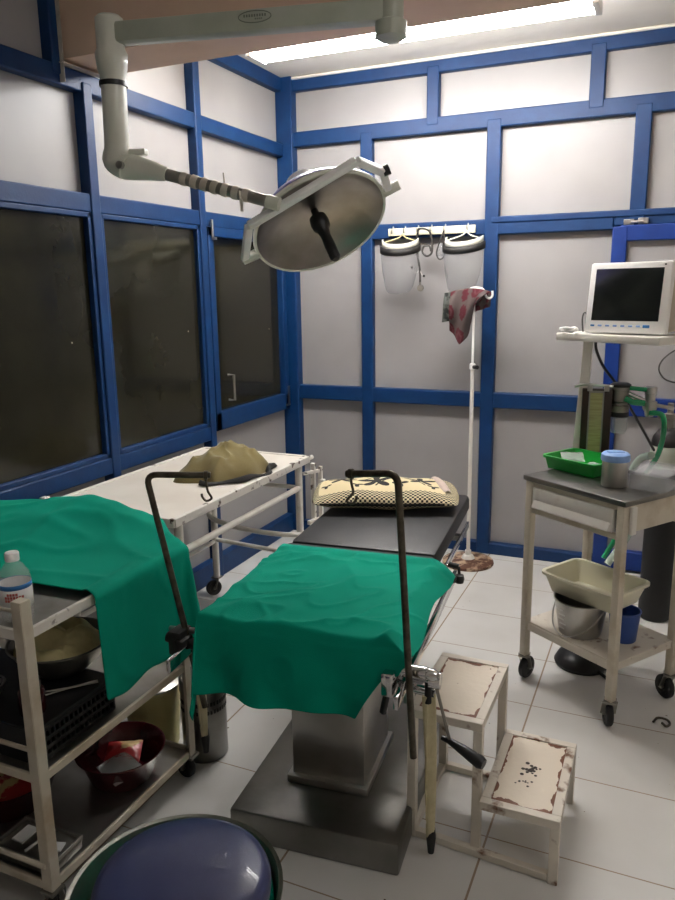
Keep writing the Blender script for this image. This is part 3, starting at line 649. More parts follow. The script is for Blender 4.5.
# canister and clear box
cn = thing('steel_canister', 'steel canister with pale blue lid on the trolley beside the green tray', 'canister', ml(.31, .15, ZT))
MB().lathe([(0, 0), (.045, 0), (.046, .004), (.046, .092), (.0455, .095), (0, .095)], ml(.31, .15, ZT), 32).build('body', 'steel', cn)
MB().lathe([(0, .095), (.05, .094), (.052, .1), (.05, .118), (.043, .124), (0, .126)], ml(.31, .15, ZT), 32).box(ml(.31, .15, ZT+.122), (.06, .03, .014), Matrix.Rotation(.4, 3, 'Z'), .004).build('lid', 'bluelid', cn)
bxo = thing('clear_box', 'frosted clear plastic box with lid on the right of the trolley top', 'box', ml(.41, .255, ZT), ang+.3)
MB().box((0, 0, .03), (.13, .19, .058), bev=.008).build('body', 'clearbox', bxo, world=False)
MB().box((0, 0, .064), (.14, .20, .012), bev=.005).build('lid', 'clearbox', bxo, world=False)
# things on the lower shelf (z = .259)
ZS = .2585
bk = thing('steel_bucket', 'steel bucket with wire bail on the lower shelf of the trolley', 'bucket', ml(.215, .125, ZS), ang)
MB().lathe([(0, 0), (.078, 0), (.08, .003), (.102, .135), (.106, .138), (.106, .142), (.1, .142), (.077, .005), (0, .005)], (0, 0, 0), 40).build('body', 'steel', bk, world=False)
MB().tube([V((.108*math.cos(t), -.108*math.sin(t)*.95, .125-.115*math.sin(t))) for t in [PI*k/24 for k in range(25)]], .003, 8).build('bail_handle', 'steel', bk, world=False)
mb = MB()
for k in range(5): mb.box((.0-.02+.008*(k % 2), -.083-.004*k, .03+k*.02), (.03, .002, .006), Matrix.Rotation(.16, 3, 'X'))
mb.build('volume_marks', 'white', bk, world=False)
tag(MB().lathe([(0, 0), (.045, 0), (.047, .003), (.058, .116), (.061, .118), (.061, .122), (.055, .122), (.044, .006), (0, .006)], ml(.352, .21, ZS), 36).build('blue_tub', 'bluetub'), 'blue plastic tub beside the steel bucket under the cream tray', 'tub')
ct = thing('cream_tray', 'pale cream plastic tray resting on top of the steel bucket', 'tray', ml(.235, .17, ZS+.143), ang+.06)
tray_mesh(.33, .23, .085, .03, .03, .003, .011).build('tray', 'creamtray', ct, world=False)
# foot pedal under the trolley
fp = thing('foot_pedal', 'black round foot pedal on the floor under the monitor trolley', 'foot pedal', (2.02, -1.215, 0), ang)
MB().lathe([(0, .0), (.11, 0), (.115, .012), (.1, .04), (.06, .062), (0, .07)], (0, 0, 0), 32).build('body', 'blackplastic', fp, world=False)
MB().tube([(.1, -.02, .014), (.15, -.03, .01), (.17, -.035, .008)], .007, 8).build('cord_stub', 'rubber', fp, world=False)
# gas cylinder
CY = V((2.296, -.60, 0)); cyo = thing('gas_cylinder', 'tall black gas cylinder with grey shoulder standing behind the monitor trolley', 'gas cylinder', CY)
MB().lathe([(0, 0), (.066, .0), (.075, .01), (.075, .73), (.074, .76)], CY, 36).build('body', 'cylinder', cyo)
MB().lathe([(.0745, .76), (.0755, .76), (.0755, .83), (.074, .85), (.06, .872)], CY, 36).build('shoulder_band', 'lampgrey', cyo)
MB().lathe([(.07, .862), (.072, .87), (.068, .9), (.045, .935), (.02, .945), (0, .945)], CY, 36).build('neck_cap', 'rubber', cyo)
MB().lathe([(0, .94), (.02, .94), (.02, .985), (.026, .99), (.026, 1.01), (.014, 1.015), (.014, 1.06), (0, 1.06)], CY, 18).cyl(CY+V((-.05, -.02, 1.0)), CY+V((.06, .02, 1.0)), .012).build('valve', 'steel_dull', cyo)
# clip on the floor
tag(MB().tube(smoothpath([(2.315, -1.585, .005), (2.33, -1.55, .005), (2.36, -1.55, .005), (2.372, -1.575, .005), (2.36, -1.60, .006), (2.345, -1.585, .008)], 6), .0045, 8).build('metal_clip', 'rod'), 'small curled metal clip lying on the tiles right of the trolley', 'clip')

# ------------------------------------------------------------------ white hospital couch by the left wall
B = thing('wheeled_couch', 'white chipped metal couch on wheels along the left windows', 'couch', (.4, -1.71, 0))
X0, X1, Y0, Y1, Z = .095, .70, -2.25, -1.15, .8
MB().box(((X0+X1)/2, (Y0+Y1)/2, Z-.008), (X1-X0-.02, Y1-Y0-.02, .016)).build('top', 'bedtop', B, bevel=.003)
mb = MB()
for a, c_ in (((X1-.006, Y0, Z-.012), (X1-.006, Y1, Z-.012)), ((X0+.006, Y0, Z-.012), (X0+.006, Y1, Z-.012))): mb.bar(a, c_, .022, .034)
for y in (Y0+.006, Y1-.006): mb.bar((X0, y, Z-.012), (X1, y, Z-.012), .022, .034)
mb.tube([(X1-.006, Y1-.01, Z-.01), (X1+.008, Y1+.02, Z-.004)], .011, 10)
mb.build('edge_rim', 'white_chipped', B, bevel=.003)
mb = MB().box((X0-.0, Y0+.0, Z+.012), (.03, .03, .03), bev=.004); mb.build('corner_bracket', 'white_chipped', B)
for i, (x, y) in enumerate(((X1-.03, Y0+.06), (X1-.03, Y1-.06), (X0+.045, Y0+.06), (X0+.045, Y1-.0))):
    yy = y if i < 3 else -1.165
    MB().cyl((x, yy, .1), (x, yy, Z-.02), .018, seg=18).build('leg', 'white_enamel', B)
    caster(B, (x, yy, 0), .042, .7+i*.6)
MB().cyl((X1-.028, Y0+.06, .655), (X1-.028, Y1-.06, .655), .014, seg=16).build('side_rail', 'white_enamel', B)
for a, c_ in (((X0+.045, Y0+.06, .3), (X0+.045, -1.165, .3)), ((X0+.045, -1.165, .31), (X1-.03, Y1-.06, .31)), ((X0+.045, -1.165, .64), (X1-.03, Y1-.06, .655))):
    MB().cyl(a, c_, .011, seg=14).build('stretcher', 'white_enamel', B)
hc = V(((X0+X1)/2+.02, Y1+.0, .46))
MB().tube([V((hc.x-.29*math.cos(t), hc.y-.02-.13*math.sin(t), .44+.02*math.cos(t))) for t in [PI*k/20 for k in range(21)]], .013, 12).build('end_hoop', 'white_enamel', B)
MB().bar((X1+.004, Y1+.03, .46), (X1+.004, Y1+.03, .76), .02, .02).bar((X1+.03, Y1+.06, .42), (X1+.03, Y1+.06, .74), .018, .018).bar((X1+.004, Y1-.03, .47), (X1+.03, Y1+.06, .47), .02, .02).box((X1+.04, Y1+.06, .65), (.024, .03, .05), bev=.004).bar((X1-.02, Y1-.04, .72), (X1+.03, Y1+.06, .72), .014, .014).build('hinged_end_rail', 'white_chipped', B)

# olive jacket heap
JC = V((.50, -1.585, .801)); JA = math.atan2(.47, .12)
def jac(u, v):
    a = u*2*PI; rr = v
    lx = .235*(1+.10*math.sin(3*a+.6)+.07*math.sin(5*a)); ly = .165*(1+.12*math.sin(2*a+2)+.06*math.sin(7*a))
    x, y = lx*rr*math.cos(a), ly*rr*math.sin(a)
    h = .092*(1-rr**2.6)**.9 if rr < 1 else 0
    h *= 1+.35*math.sin(x*9+1)*.5+.3*noise.noise(V((x*7, y*7, 3)))
    h += min(1, (1-rr)*3)*(.022*max(0, 1-abs(noise.noise(V((x*5+y*4, y*7-x*3, 6))))*3.2)**2+.014*max(0, 1-abs(noise.noise(V((x*9-y*6, y*11+x*4, 9))))*3)**2-.008)+.014*min(1, (1-rr)*14)
    q = Matrix.Rotation(JA, 3, 'Z')@V((x, y, 0))
    return JC+q+V((0, 0, max(h, .0)))
jk = thing('folded_jacket', 'crumpled olive khaki jacket with black lining lying on the white couch', 'jacket', JC)
mb = MB().grid(jac, 72, 22); bmesh.ops.remove_doubles(mb.bm, verts=mb.bm.verts, dist=.0004)
mb.build('shell', 'olive', jk, sub=1)
def lin_(u, v):
    a = -2.75+u*2.5; rr = .9+.13*v
    lx, ly = .235, .165; wv = 1+.06*math.sin(a*9)
    q = Matrix.Rotation(JA, 3, 'Z')@V((lx*rr*wv*math.cos(a), ly*rr*1.12*wv*math.sin(a), 0))
    return JC+q+V((0, 0, .005+.022*math.sin(PI*v)*(.6+.4*math.sin(a*6))))
MB().grid(lin_, 40, 8).build('lining', 'lining', jk, solid=.004)

# ------------------------------------------------------------------ instrument trolley at left front
IT = thing('instrument_trolley', 'three-tier cream instrument trolley in the left foreground', 'trolley', (.53, -2.82, 0))
TX0, TX1, TY0, TY1 = .15, .915, -3.145, -2.505
for i, (x, y, zt) in enumerate(((TX1, TY0, .886), (TX1, TY1, .82), (TX0, TY0, .886), (TX0, TY1, .82))):
    sx_ = -1 if x > .5 else 1; sy_ = 1 if y < -2.8 else -1
    MB().box((x, y+sy_*.014, (zt+.09)/2), (.005, .03, zt-.09)).box((x+sx_*.014, y, (zt+.09)/2), (.03, .005, zt-.09)).box((x+sx_*.012, y+sy_*.012, zt), (.03, .03, .005)).build('post', 'cream', IT, bevel=.001)
    caster(IT, (x+sx_*.012, y+sy_*.012, 0), .036, .4+i, stem=.02)
def shelf(name, z, m, lip):
    MB().box(((TX0+TX1)/2, (TY0+TY1)/2, z-.004), (TX1-TX0-.008, TY1-TY0-.008, .006)).build(name, m, IT)
    mb = MB()
    for y in (TY0+.006, TY1-.006): mb.box(((TX0+TX1)/2, y, z-.001), (TX1-TX0-.06, .01, lip))
    for x in (TX0+.006, TX1-.006): mb.box((x, (TY0+TY1)/2, z-.001), (.01, TY1-TY0-.06, lip))
    mb.build('shelf_rim', 'white_chipped' if z > .7 else 'cream', IT, bevel=.002)
shelf('top_shelf', .80, 'steel_dull', .028); shelf('middle_shelf', .412, 'steel_dull', .024); shelf('lower_shelf', .10, 'steel', .024)
MB().cyl((TX0+.01, TY0+.006, .86), (TX1-.01, TY0+.006, .86), .005, seg=10).build('guard_rail', 'cream', IT)
MB().cyl((TX0+.01, TY0+.006, .49), (TX1-.01, TY0+.006, .49), .006, seg=10).build('guard_rail', 'cream', IT)
MB().cyl((TX0+.01, TY0-.004, .165), (TX1-.01, TY0-.004, .165), .007, seg=10).build('guard_rail', 'cream', IT)
# bottles
def bottle(label, x, y, z, r, h, capm, water):
    t = thing('bottle', label, 'bottle', (x, y, z), 0, 'bottles on the instrument trolley')
    MB().lathe([(0, 0), (r*.92, 0), (r, .008), (r, h*.58), (r*.93, h*.68), (r*.55, h*.82), (r*.34, h*.87), (r*.34, h*.9), (0, h*.9)], (x, y, z), 32).build('body', 'clearbox' if water else 'whiteplastic', t)
    MB().lathe([(r*1.006, h*.2), (r*1.006, h*.55)], (x, y, z), 32).build('label_paper', 'white' if water else 'whiteplastic', t, solid=.0006)
    MB().lathe([(r*1.012, h*.49), (r*1.012, h*.56)], (x, y, z), 32).build('blue_band', 'labelblue', t, solid=.0006)
    MB().lathe([(0, h*.875), (r*.42, h*.875), (r*.44, h*.88), (r*.44, h*.985), (r*.4, h), (0, h)], (x, y, z), 24).build('cap', capm, t)
    a0 = math.atan2(-4.34-y, 2.27-x)
    if water:
        mb = MB()
        for row, n_ in ((.43, 4), (.385, 7), (.34, 6)):
            for k in range(n_):
                a = a0-.65+k*.17+(.15 if n_ == 4 else 0); q = Matrix.Rotation(a, 3, 'Z')
                mb.box(V((x, y, z+h*row))+q@V((r*1.012, 0, 0)), (.001, .0055, .0065), q)
        mb.build('printing', 'labelred', t)
bottle('clear plastic bottle with blue banded label behind the near trolley post', .815, -3.065, .802, .039, .172, 'whiteplastic', True)
bottle('white plastic bottle at the left picture edge beside the clear bottle', .725, -3.09, .802, .036, .155, 'whiteplastic', False)
# middle shelf
ZMd = .4135
cr = thing('black_crate', 'black plastic crate with perforated side on the middle trolley shelf', 'crate', (.62, -2.955, ZMd))
mb = MB().box((.62, -2.955, ZMd+.006), (.5, .29, .012)).box((.62, -2.955, ZMd+.101), (.51, .30, .01))
for y in (-3.098, -2.812): mb.box((.62, y, ZMd+.05), (.5, .006, .1))
mb.box((.37, -2.955, ZMd+.05), (.006, .29, .1))
xs = .869
for z in (.01, .035, .06, .088): mb.box((xs, -2.955, ZMd+z), (.006, .29, .012))
for k in range(17): mb.box((xs, -3.09+k*.017, ZMd+.05), (.006, .005, .09))
mb.build('crate_body', 'blackplastic', cr, bevel=.002)
ZB = ZMd+.107
bw = thing('gauze_bowl', 'dark steel bowl heaped with cream gauze on the black crate', 'bowl', (.70, -2.83, ZB))
MB().lathe([(0, 0), (.07, 0), (.075, .003), (.115, .04), (.14, .088), (.146, .09), (.146, .093), (.138, .092), (.112, .043), (.07, .006), (0, .006)], (.70, -2.83, ZB), 48).build('bowl_body', 'steel_dull', bw)
def gz(u, v):
    a = u*2*PI; r = v*.128; x, y = r*math.cos(a), r*math.sin(a)
    return V((.70+x, -2.83+y, ZB+.07+.055*(1-v*v)+(.045*noise.noise(V((x*16, y*16, 2)))+.03*abs(noise.noise(V((x*34, y*34, 5)))))*(1-v**4)))
mb = MB().grid(gz, 48, 16); bmesh.ops.remove_doubles(mb.bm, verts=mb.bm.verts, dist=.0003)
tag(mb.build('gauze_heap', 'gauze', sub=1), 'crumpled cream gauze heaped in the dark bowl under the top shelf', 'gauze')
jr = thing('maroon_jar', 'small dark maroon jar on the black crate by the near trolley post', 'jar', (.80, -3.04, ZB))
MB().lathe([(0, 0), (.032, 0), (.034, .004), (.034, .06), (.025, .072), (0, .072)], (.80, -3.04, ZB), 24).build('body', 'maroon', jr)
MB().lathe([(0, .072), (.027, .072), (.027, .09), (0, .091)], (.80, -3.04, ZB), 24).build('lid', 'rubber', jr)
kt = tray_mesh(.2, .11, .03, .05, .008, .002, .005); o = kt.build('kidney_tray', 'steel', smooth=True); o.location = (.56, -3.03, ZB); tag(o, 'small oval steel tray on the black crate at the left picture edge', 'tray')
for k, (a, c_, lb) in enumerate((((.76, -2.98, ZB+.006), (.86, -2.86, ZB+.006), 'steel forceps lying across the black crate near the green cloth'),)):
    f = thing('forceps', lb, 'forceps', a)
    q = (V(c_)-V(a)); s_ = V((-q.y, q.x, 0)).normalized()
    for sg in (-1, 1): MB().tube([V(a)+s_*.012*sg, V(a)+q*.5, V(c_)+s_*.004*sg], .003, 8).tube([V(a)+s_*.018*sg-q.normalized()*.012+V((.011*math.cos(t), .011*math.sin(t), 0)) for t in [2*PI*i/16 for i in range(16)]], .0025, 6, closed=True).build('jaw', 'steel', f)
# lower shelf
ZL = .1005
def basin(name, label, x, y, r, h, m, group):
    t = MB().lathe([(0, 0), (r*.7, 0), (r*.74, .004), (r*.95, h*.85), (r*1.06, h), (r*1.07, h+.004), (r*1.04, h+.004), (r*.92, h*.85), (r*.7, .007), (0, .007)], (x, y, ZL), 48).build(name, m)
    return tag(t, label, 'basin', group)
basin('plastic_basin', 'maroon plastic basin with red packet on the lower trolley shelf', .775, -2.70, .13, .095, 'maroon', 'basins on the lower trolley shelf')
basin('plastic_basin', 'dark maroon basin with red and yellow packets at the left picture edge', .545, -2.93, .145, .1, 'maroon', 'basins on the lower trolley shelf')
packet('glossy red packet inside the near maroon basin', (.76, -2.67, ZL+.055), (.11, .09, .016), .5, .25, M['redpack'])
packet('crumpled clear film heaped in the near maroon basin', (.80, -2.735, ZL+.052), (.13, .1, .025), -.4, .15)
packet('red and yellow packet lying in the dark basin at left', (.60, -2.95, ZL+.072), (.17, .11, .02), .9, .3, M['redpack'])
packet('second red packet tucked in the dark basin at left', (.52, -2.88, ZL+.06), (.14, .1, .02), -.3, -.2, M['redpack'])
sb = thing('instrument_box', 'shallow steel instrument box on the lower trolley shelf front', 'box', (.79, -3.06, ZL))
MB().box((.785, -3.06, ZL+.015), (.2, .12, .03), bev=.004).build('body', 'steel_dull', sb)
mb = MB()
for y in (-3.118, -3.002): mb.box((.785, y, ZL+.035), (.205, .006, .012))
for x in (.684, .886): mb.box((x, -3.06, ZL+.035), (.006, .115, .012))
mb.build('rim', 'steel', sb, bevel=.001)
MB().box((.84, -3.055, ZL+.032), (.05, .03, .004), Matrix.Rotation(.3, 3, 'Z')).box((.73, -3.05, ZL+.032), (.04, .06, .004)).cyl((.78, -3.1, ZL+.033), (.79, -3.03, ZL+.033), .004).build('contents', 'white', sb)

# bucket with lid and perforated drum on the floor behind the trolley
yb = thing('lidded_bucket', 'pale yellow bucket with steel lid on the floor behind the instrument trolley', 'bucket', (.665, -2.395, 0))
MB().lathe([(0, 0), (.08, 0), (.085, .004), (.1, .23), (.106, .235), (.106, .245), (0, .245)], (.665, -2.395, 0), 40).build('body', 'yellowtub', yb)
MB().lathe([(.1, .245), (.113, .246), (.114, .252), (.108, .256), (.09, .26), (.05, .274), (0, .278)], (.665, -2.395, 0), 40).build('lid', 'steel', yb)
MB().lathe([(0, .274), (.012, .274), (.018, .292), (.014, .3), (0, .301)], (.665, -2.395, 0), 16).build('knob', 'steel', yb)
dm = thing('dressing_drum', 'perforated steel dressing drum on the floor left of the table base', 'drum', (.865, -2.37, 0))
mb = MB().lathe([(0, 0), (.075, 0), (.078, .004), (.078, .25), (.081, .252), (.081, .29), (.076, .296), (0, .3)], (.865, -2.37, 0), 40)
mb.build('body', 'steel_top', dm)
mb = MB()
for r_ in (0, 1):
    for k in range(40):
        a = k*2*PI/40; q = Matrix.Rotation(a, 3, 'Z'); mb.box(V((.865, -2.37, .19+.03*r_))+q@V((.078, 0, 0)), (.002, .007, .014), q)
mb.build('perforated_band', 'rubber', dm)

# laundry bin and stool in the foreground
BN = V((1.33, -3.17, 0))
bn = thing('laundry_bin', 'round steel bin with green cloths inside, in the foreground behind the stool', 'bin', BN)
MB().lathe([(0, 0), (.2, 0), (.205, .006), (.236, .262), (.244, .268), (.244, .274), (.234, .272), (.2, .012), (0, .012)], BN, 64).build('body', 'steel_dull', bn)
def lc(u, v):
    a = u*2*PI; r = v*.222; x, y = r*math.cos(a), r*math.sin(a)
    return BN+V((x, y, .20+.03*(1-v)+.07*noise.noise(V((x*8, y*8, 1)))+.04*abs(noise.noise(V((x*18, y*18, 4))))))
mb = MB().grid(lc, 60, 24); bmesh.ops.remove_doubles(mb.bm, verts=mb.bm.verts, dist=.0003)
tag(mb.build('used_drapes', 'green', sub=1), 'crumpled green cloths heaped inside the round steel bin', 'cloth')
SP = V((1.572, -3.452, 0)); ZSt = .622
st = thing('round_stool', 'round stool with navy blue padded seat at the front edge', 'stool', SP)
MB().lathe([(0, -.05), (.13, -.05), (.142, -.045), (.15, -.03), (.151, -.012), (.146, .0), (.132, .008), (.09, .014), (.045, .017), (0, .018)], SP+V((0, 0, ZSt)), 64).build('seat', 'navy', st)
MB().lathe([(.105, -.066), (.13, -.066), (.13, -.05), (.105, -.05)], SP+V((0, 0, ZSt)), 48, close=True).build('seat_ring', 'steel', st)
for k in range(4):
    a = .4+k*PI/2; q = V((math.cos(a), math.sin(a), 0))
    MB().tube([SP+q*.115+V((0, 0, ZSt-.055)), SP+q*.14+V((0, 0, .0))], .011, 12).build('leg', 'steel', st)
MB().tube([SP+V((.129*math.cos(t), .129*math.sin(t), .22)) for t in [2*PI*i/40 for i in range(40)]], .007, 8, closed=True).build('foot_ring', 'steel', st)

# ------------------------------------------------------------------ IV stand with towel at the back wall
IP = V((1.27, -.215, 0)); iv = thing('drip_stand', 'thin white drip stand on a rusty round base at the back wall', 'drip stand', IP)
MB().lathe([(0, 0), (.145, 0), (.15, .006), (.148, .018), (.12, .026), (.03, .032), (0, .032)], IP, 44).build('base', 'rustplate', iv)
MB().lathe([(0, .03), (.04, .03), (.03, .05), (.018, .055), (.018, .08), (0, .08)], IP, 24).build('socket', 'white_chipped', iv)
MB().cyl(IP+V((0, 0, .06)), IP+V((0, 0, 1.16)), .0112, seg=16).build('lower_pole', 'white_enamel', iv)
MB().cyl(IP+V((0, 0, 1.14)), IP+V((0, 0, 1.575)), .007, seg=14).lathe([(.0127, 1.145), (.017, 1.15), (.017, 1.175), (.0127, 1.18)], IP, 18).build('upper_pole', 'whiteplastic', iv)
MB().cyl(IP+V((.01, -.01, 1.16)), IP+V((.035, -.03, 1.16)), .011).build('lock_knob', 'blackplastic', iv)
MB().tube(smoothpath([IP+V((-.06, 0, 1.545)), IP+V((-.02, 0, 1.588)), IP+V((.03, -.0, 1.59)), IP+V((.055, 0, 1.575)), IP+V((.066, 0, 1.545)), IP+V((.085, 0, 1.535)), IP+V((.1, 0, 1.548)), IP+V((.1, 0, 1.575))], 6), .006, 8).build('hook', 'whiteplastic', iv)
tw = thing('paisley_towel', 'red and grey paisley towel hung over the top of the drip stand', 'towel', IP+V((0, -.02, 1.58)))
def twl(u, v):                                    # front fall: pointed cloth
    x = -.115+.235*u; zt = 1.59-.02*(2*u-1)**2
    zb = 1.285+.09*abs(u-.38)*2.2+(.12 if u > .62 else 0)*min(1, (u-.62)*6 if u > .62 else 0)
    z = zt+(zb-zt)*v
    return IP+V((x*(1-.25*v)*.92-.03*v-.02, -.018-.022*math.sin(PI*min(1, v*1.2))-.014*math.sin(u*13+v*3)*(.3+v), z))
MB().grid(twl, 40, 34, True).build('front_fold', 'paisley', tw, solid=.005)
def twb(u, v):
    x = -.165+.13*u; z = 1.585-.16*v-.03*u*v*0-.02*(1-u)
    return IP+V((x-.015*v, .0-.012*math.sin(u*7)-.006*math.sin(v*5), z-.0))
MB().grid(twb, 20, 20, True).build('grey_fold', 'paisley_grey', tw, solid=.006)
def twr(u, v):
    x = .01+.075*u; z = 1.585-.015*u-(.13-.05*u)*v
    return IP+V((x-.03*v*(1-u), .018+.012*math.sin(u*8+v*2), z))
MB().grid(twr, 18, 18, True).build('back_fold', 'paisley', tw, solid=.006)

# ------------------------------------------------------------------ hook rack with face shields and stethoscope
RZ = 1.905
rk = thing('hook_rack', 'narrow cream rail of wire hooks fixed to the back wall', 'hook rack', (.955, -.03, RZ))
MB().box((.965, -.033, RZ+.012), (.52, .014, .042), bev=.003).build('rail', 'creamtray', rk)
HX = [.74, .815, .895, .975, 1.055, 1.186]
for x in HX:
    MB().tube(smoothpath([(x, -.04, RZ+.035), (x, -.05, RZ+.04), (x, -.062, RZ+.01), (x, -.075, RZ+.002), (x, -.086, RZ+.014), (x, -.086, RZ+.028)], 5), .0032, 8).build('hook', 'steel', rk)
def face_shield(label, c, w, rz, hang, flipband):
    c = V(c); t = thing('face_shield', label, 'face shield', c, 0, 'face shields on the hook rack'); q = Matrix.Rotation(rz, 3, 'Z')
    def bandpt(a, r=1): return c+q@V((-w*math.cos(a)*r, -w*.95*math.sin(a)*r, -.018*math.sin(a)*2))
    # foam headband arc
    MB().grid(lambda u, v: bandpt(u*PI)+V((0, 0, -.012+.034*v)), 30, 2).build('headband', 'lampwhite', t, solid=.007)
    MB().grid(lambda u, v: bandpt(.05+u*(PI-.1), 1.14)+V((0, 0, -.045+.04*v)), 30, 2).build('front_band', 'rubber', t, solid=.004)
    MB().grid(lambda u, v: bandpt(.12+u*(PI-.24), 1.1-.22*v*v)+V((0, 0, -.02-.235*v*(1-.3*(2*u-1)**4*v))), 30, 12).build('visor', 'visor', t, solid=.0012)
    MB().tube(smoothpath([bandpt(0), c+V((-.02, .03, .03)), c+V((0, .034, hang)), c+V((.02, .03, .03)), bandpt(PI)], 8), .0035, 8).build('elastic_strap', 'gauze' if not flipband else 'lampwhite', t)
    return t
face_shield('clear face shield with white band at the left of the hook rack', (.812, -.125, 1.852), .103, .12, .05, False)
face_shield('clear face shield with white band at the right of the hook rack', (1.188, -.125, 1.852), .106, -.12, .055, True)
sx_ = thing('stethoscope', 'stethoscope hanging from the middle of the hook rack', 'stethoscope', (.93, -.06, RZ))
MB().tube(smoothpath([(.897, -.07, 1.905), (.905, -.075, 1.925), (.94, -.078, 1.925), (.972, -.075, 1.905), (.985, -.07, 1.84), (.98, -.068, 1.79), (.95, -.066, 1.775), (.925, -.066, 1.80), (.935, -.064, 1.83), (.965, -.062, 1.83), (.975, -.062, 1.80)], 8), .006, 8).build('tubing', 'cable', sx_)
MB().tube(smoothpath([(.897, -.07, 1.905), (.89, -.068, 1.85), (.897, -.066, 1.77), (.91, -.066, 1.70), (.913, -.066, 1.62)], 8), .0062, 8).build('long_tube', 'cable', sx_)
MB().lathe([(0, -.008), (.016, -.008), (.02, 0), (.016, .008), (0, .008)], (.914, -.066, 1.595), 20, axis=(.2, -1, .1)).cyl((.913, -.066, 1.63), (.914, -.066, 1.6), .006).build('chest_piece', 'steel_dull', sx_)
MB().tube(smoothpath([(.91, -.066, 1.70), (.89, -.07, 1.68), (.87, -.07, 1.69), (.862, -.07, 1.71)], 5), .003, 8).tube(smoothpath([(.91, -.066, 1.70), (.925, -.07, 1.67), (.935, -.07, 1.665)], 5), .003, 8).build('ear_tubes', 'steel', sx_)
for p_ in ((.862, -.07, 1.713), (.936, -.07, 1.663)): MB().lathe([(0, -.008), (.006, -.005), (.007, .004), (0, .008)], p_, 12).build('ear_tip', 'rubber', sx_)
wl = thing('safety_goggles', 'wire-framed goggles with looped cord beside the right face shield', 'goggles', (1.03, -.08, RZ))
MB().tube(smoothpath([(1.055, -.08, 1.912), (1.035, -.085, 1.86), (1.015, -.085, 1.79), (1.03, -.085, 1.755), (1.055, -.085, 1.765), (1.068, -.085, 1.82), (1.058, -.082, 1.88), (1.055, -.08, 1.912)], 8), .004, 8).build('frame', 'cable', wl)
MB().grid(lambda u, v: V((1.02+.042*u, -.084, 1.77+.075*v)), 2, 2).build('lens', 'visor', wl, solid=.001)

# ------------------------------------------------------------------ green cloths: real cloth simulation over the real shapes
def sim_cloth(name, label, M4, w, l, nx, ny, colliders, frames, pre=None, stiff=12, pin=None):
    mb = MB(); mb.grid(lambda u, v: M4@V(((u-.5)*w, (v-.5)*l, 0)), nx, ny)
    if pre: pre(mb)
    o = mb.build('sim', 'green', recalc=False); cols = []
    if pin:
        vg = o.vertex_groups.new(name='pin'); vg.add([v.index for v in o.data.vertices if pin(v.co)], 1, 'REPLACE')
    for cb in colliders:
        c_ = cb.build('collider', 'green'); md = c_.modifiers.new('c', 'COLLISION'); c_.collision.thickness_outer = .004; c_.collision.cloth_friction = 60; cols.append(c_)
    cm = o.modifiers.new('cloth', 'CLOTH'); s_ = cm.settings
    s_.quality = 7;
    if pin: s_.vertex_group_mass = 'pin'
    s_.mass = .25 if not pin else .25; s_.mass = .25; s_.tension_stiffness = stiff; s_.compression_stiffness = stiff; s_.shear_stiffness = 4; s_.bending_stiffness = .35; s_.air_damping = 2
    cm.collision_settings.collision_quality = 3; cm.collision_settings.distance_min = .004; cm.collision_settings.use_self_collision = False
    cm.point_cache.frame_start = 1; cm.point_cache.frame_end = frames
    for f in range(1, frames+1): sc.frame_set(f)
    dg = bpy.context.evaluated_depsgraph_get(); me = bpy.data.meshes.new_from_object(o.evaluated_get(dg))
    r = bpy.data.objects.new(name, me); COL.objects.link(r)
    for c_ in cols+[o]: bpy.data.objects.remove(c_)
    sc.frame_set(1)
    me.polygons.foreach_set('use_smooth', [True]*len(me.polygons))
    r.modifiers.new('s', 'SUBSURF').render_levels = 1
    md = r.modifiers.new('t', 'SOLIDIFY'); md.thickness = .0022; md.offset = 1
    return tag(r, label, 'drape')

# table cloth
def ridge(x, y, s_): return (1-abs(noise.noise(V((x*s_, y*s_, .7))))*2.2)
def drape_point(u, v):
    t = .165-v*.80                                        # along the table, towards the foot (arc length)
    F = max(0, -.425-t)
    smax = .345-.03*max(0, .1-t)-.62*F+.015*math.sin(t*14); smin = -.262-.185-.02*math.sin(t*9)
    s_ = smin+(smax-smin)*u; sg = 1 if s_ > 0 else -1
    a = max(0, abs(s_)-.262); b_ = F
    dr = math.sqrt(a*a*(1 if sg < 0 else .35)+b_*b_); k = min(a, b_)
    x = sg*min(abs(s_), .262 if sg > 0 else .25+.012*min(1, max(0, .1-t))); y = max(t, -.425)
    rise = 1-math.exp(-dr/.02)
    if a > 0: x += sg*((.002*rise) if sg < 0 else (.03*rise+.42*a))+sg*(.02 if sg < 0 else .25)*k
    if b_ > 0: y -= .008*rise+.07*b_+.1*k
    fold = math.sin(s_*21+1.3+b_*5)*.6+math.sin(s_*37+.4-b_*9)*.4
    if b_ > 0: y -= (.006+.09*b_)*b_/.2*(fold+.4)
    if a > 0 and sg < 0 and b_ < .01: x -= .008*math.sin(t*24)*min(1, a/.1)
    aa, bb = s_*.75+t*.65, -s_*.65+t*.75
    w_ = max(0, ridge(aa*.55+2, bb*1.9, 4.2))**3*.015+max(0, ridge(aa+7, bb*1.6+3, 8))**4*.007+.004*noise.noise(V((aa*9, bb*9, 2)))
    z = .757-dr+w_*math.exp(-dr/.05)*min(1, max(.2, (.17-t)*12))
    if b_ > .03: y -= w_*.25
    if t > .10: z += .007*math.sin(min(PI, (t-.10)*50))
    return tl(x, y, z+.002*rise)
td = MB().grid(drape_point, 110, 120).build('table_drape', 'green', angle=80)
td.modifiers.new('s', 'SUBSURF').render_levels = 1
md = td.modifiers.new('t', 'SOLIDIFY'); md.thickness = .0022; md.offset = 0
tag(td, 'green surgical cloth spread over the foot half of the operating table', 'drape')
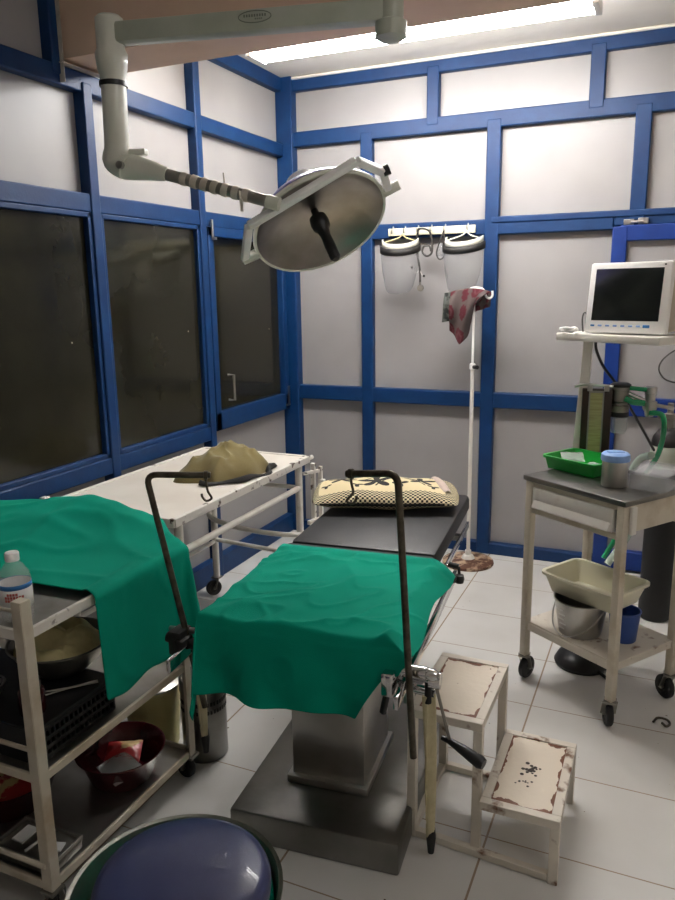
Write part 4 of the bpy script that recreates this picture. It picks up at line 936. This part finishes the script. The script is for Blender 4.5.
# trolley cloth
ca = MB().box(((TX0+TX1)/2, (TY0+TY1)/2, .62), (TX1-TX0+.016, TY1-TY0+.016, .39), bev=.008)
BH = [(-.3, .05), (.1, .055), (.3, .075), (.44, .098), (.52, .112), (.60, .10), (.70, .075), (.80, .052), (.86, .036), (.93, .0)]
def lerpt(x, t):
    for (a, u), (b_, w_) in zip(t, t[1:]):
        if x <= b_: k = max(0, (x-a)/(b_-a)); k = k*k*(3-2*k); return u+(w_-u)*k
    return t[-1][1]
def mound(x, y):
    k = min(1, max(0, (y+2.90)/.40)); p = 1.1+2.2*min(1, max(0, (x-.50)/.2))
    return lerpt(x, BH)*(k**p)
Mt = Matrix.Translation((.50, -2.69, .8185))@Matrix.Rotation(math.radians(3), 4, 'Z')
def wr2(mb):
    for v in mb.bm.verts:
        c = v.co
        if c.x > .87: c.y = -2.70+(c.y+2.70)*(1+.08*min(1, (c.x-.87)/.08)); c.x -= .008*math.sin(c.y*34)*min(1, (c.x-.87)/.2)
        c.z += mound(c.x, c.y)+max(0, ridge(c.x*.8+c.y*.5, c.y*1.5-c.x*.6, 4.5))**4*.009*min(1, max(0, (c.y+2.93)*9))
sim_cloth('trolley_drape', 'green surgical cloth hanging over the instrument trolley at left', Mt, 1.48, .47, 96, 34, [ca], 60, wr2, pin=lambda c: c.x < .885 and c.y < -2.50 or c.x < .8)

# ------------------------------------------------------------------ camera and render look
cam = bpy.data.cameras.new('camera'); co = bpy.data.objects.new('camera', cam); COL.objects.link(co)
cam.sensor_fit = 'VERTICAL'; cam.sensor_height = 36; cam.lens = 744.9*36/900; cam.clip_start = .02
Rm3 = Matrix((cr_, cu_, -cf_)).transposed()
co.matrix_world = Matrix.Translation((2.2661, -4.3354, 1.6))@Rm3.to_4x4()
sc.camera = co
w = bpy.data.worlds.new('night'); sc.world = w; w.use_nodes = True
w.node_tree.nodes['Background'].inputs[0].default_value = (.02, .02, .018, 1)
sc.view_settings.view_transform = 'Standard'; sc.view_settings.look = 'None'; sc.view_settings.gamma = 1; sc.view_settings.use_curve_mapping = False
sc.view_settings.exposure = .68
try: sc.cycles.use_denoising = True; sc.cycles.max_bounces = 10; sc.cycles.transparent_max_bounces = 12
except Exception: pass
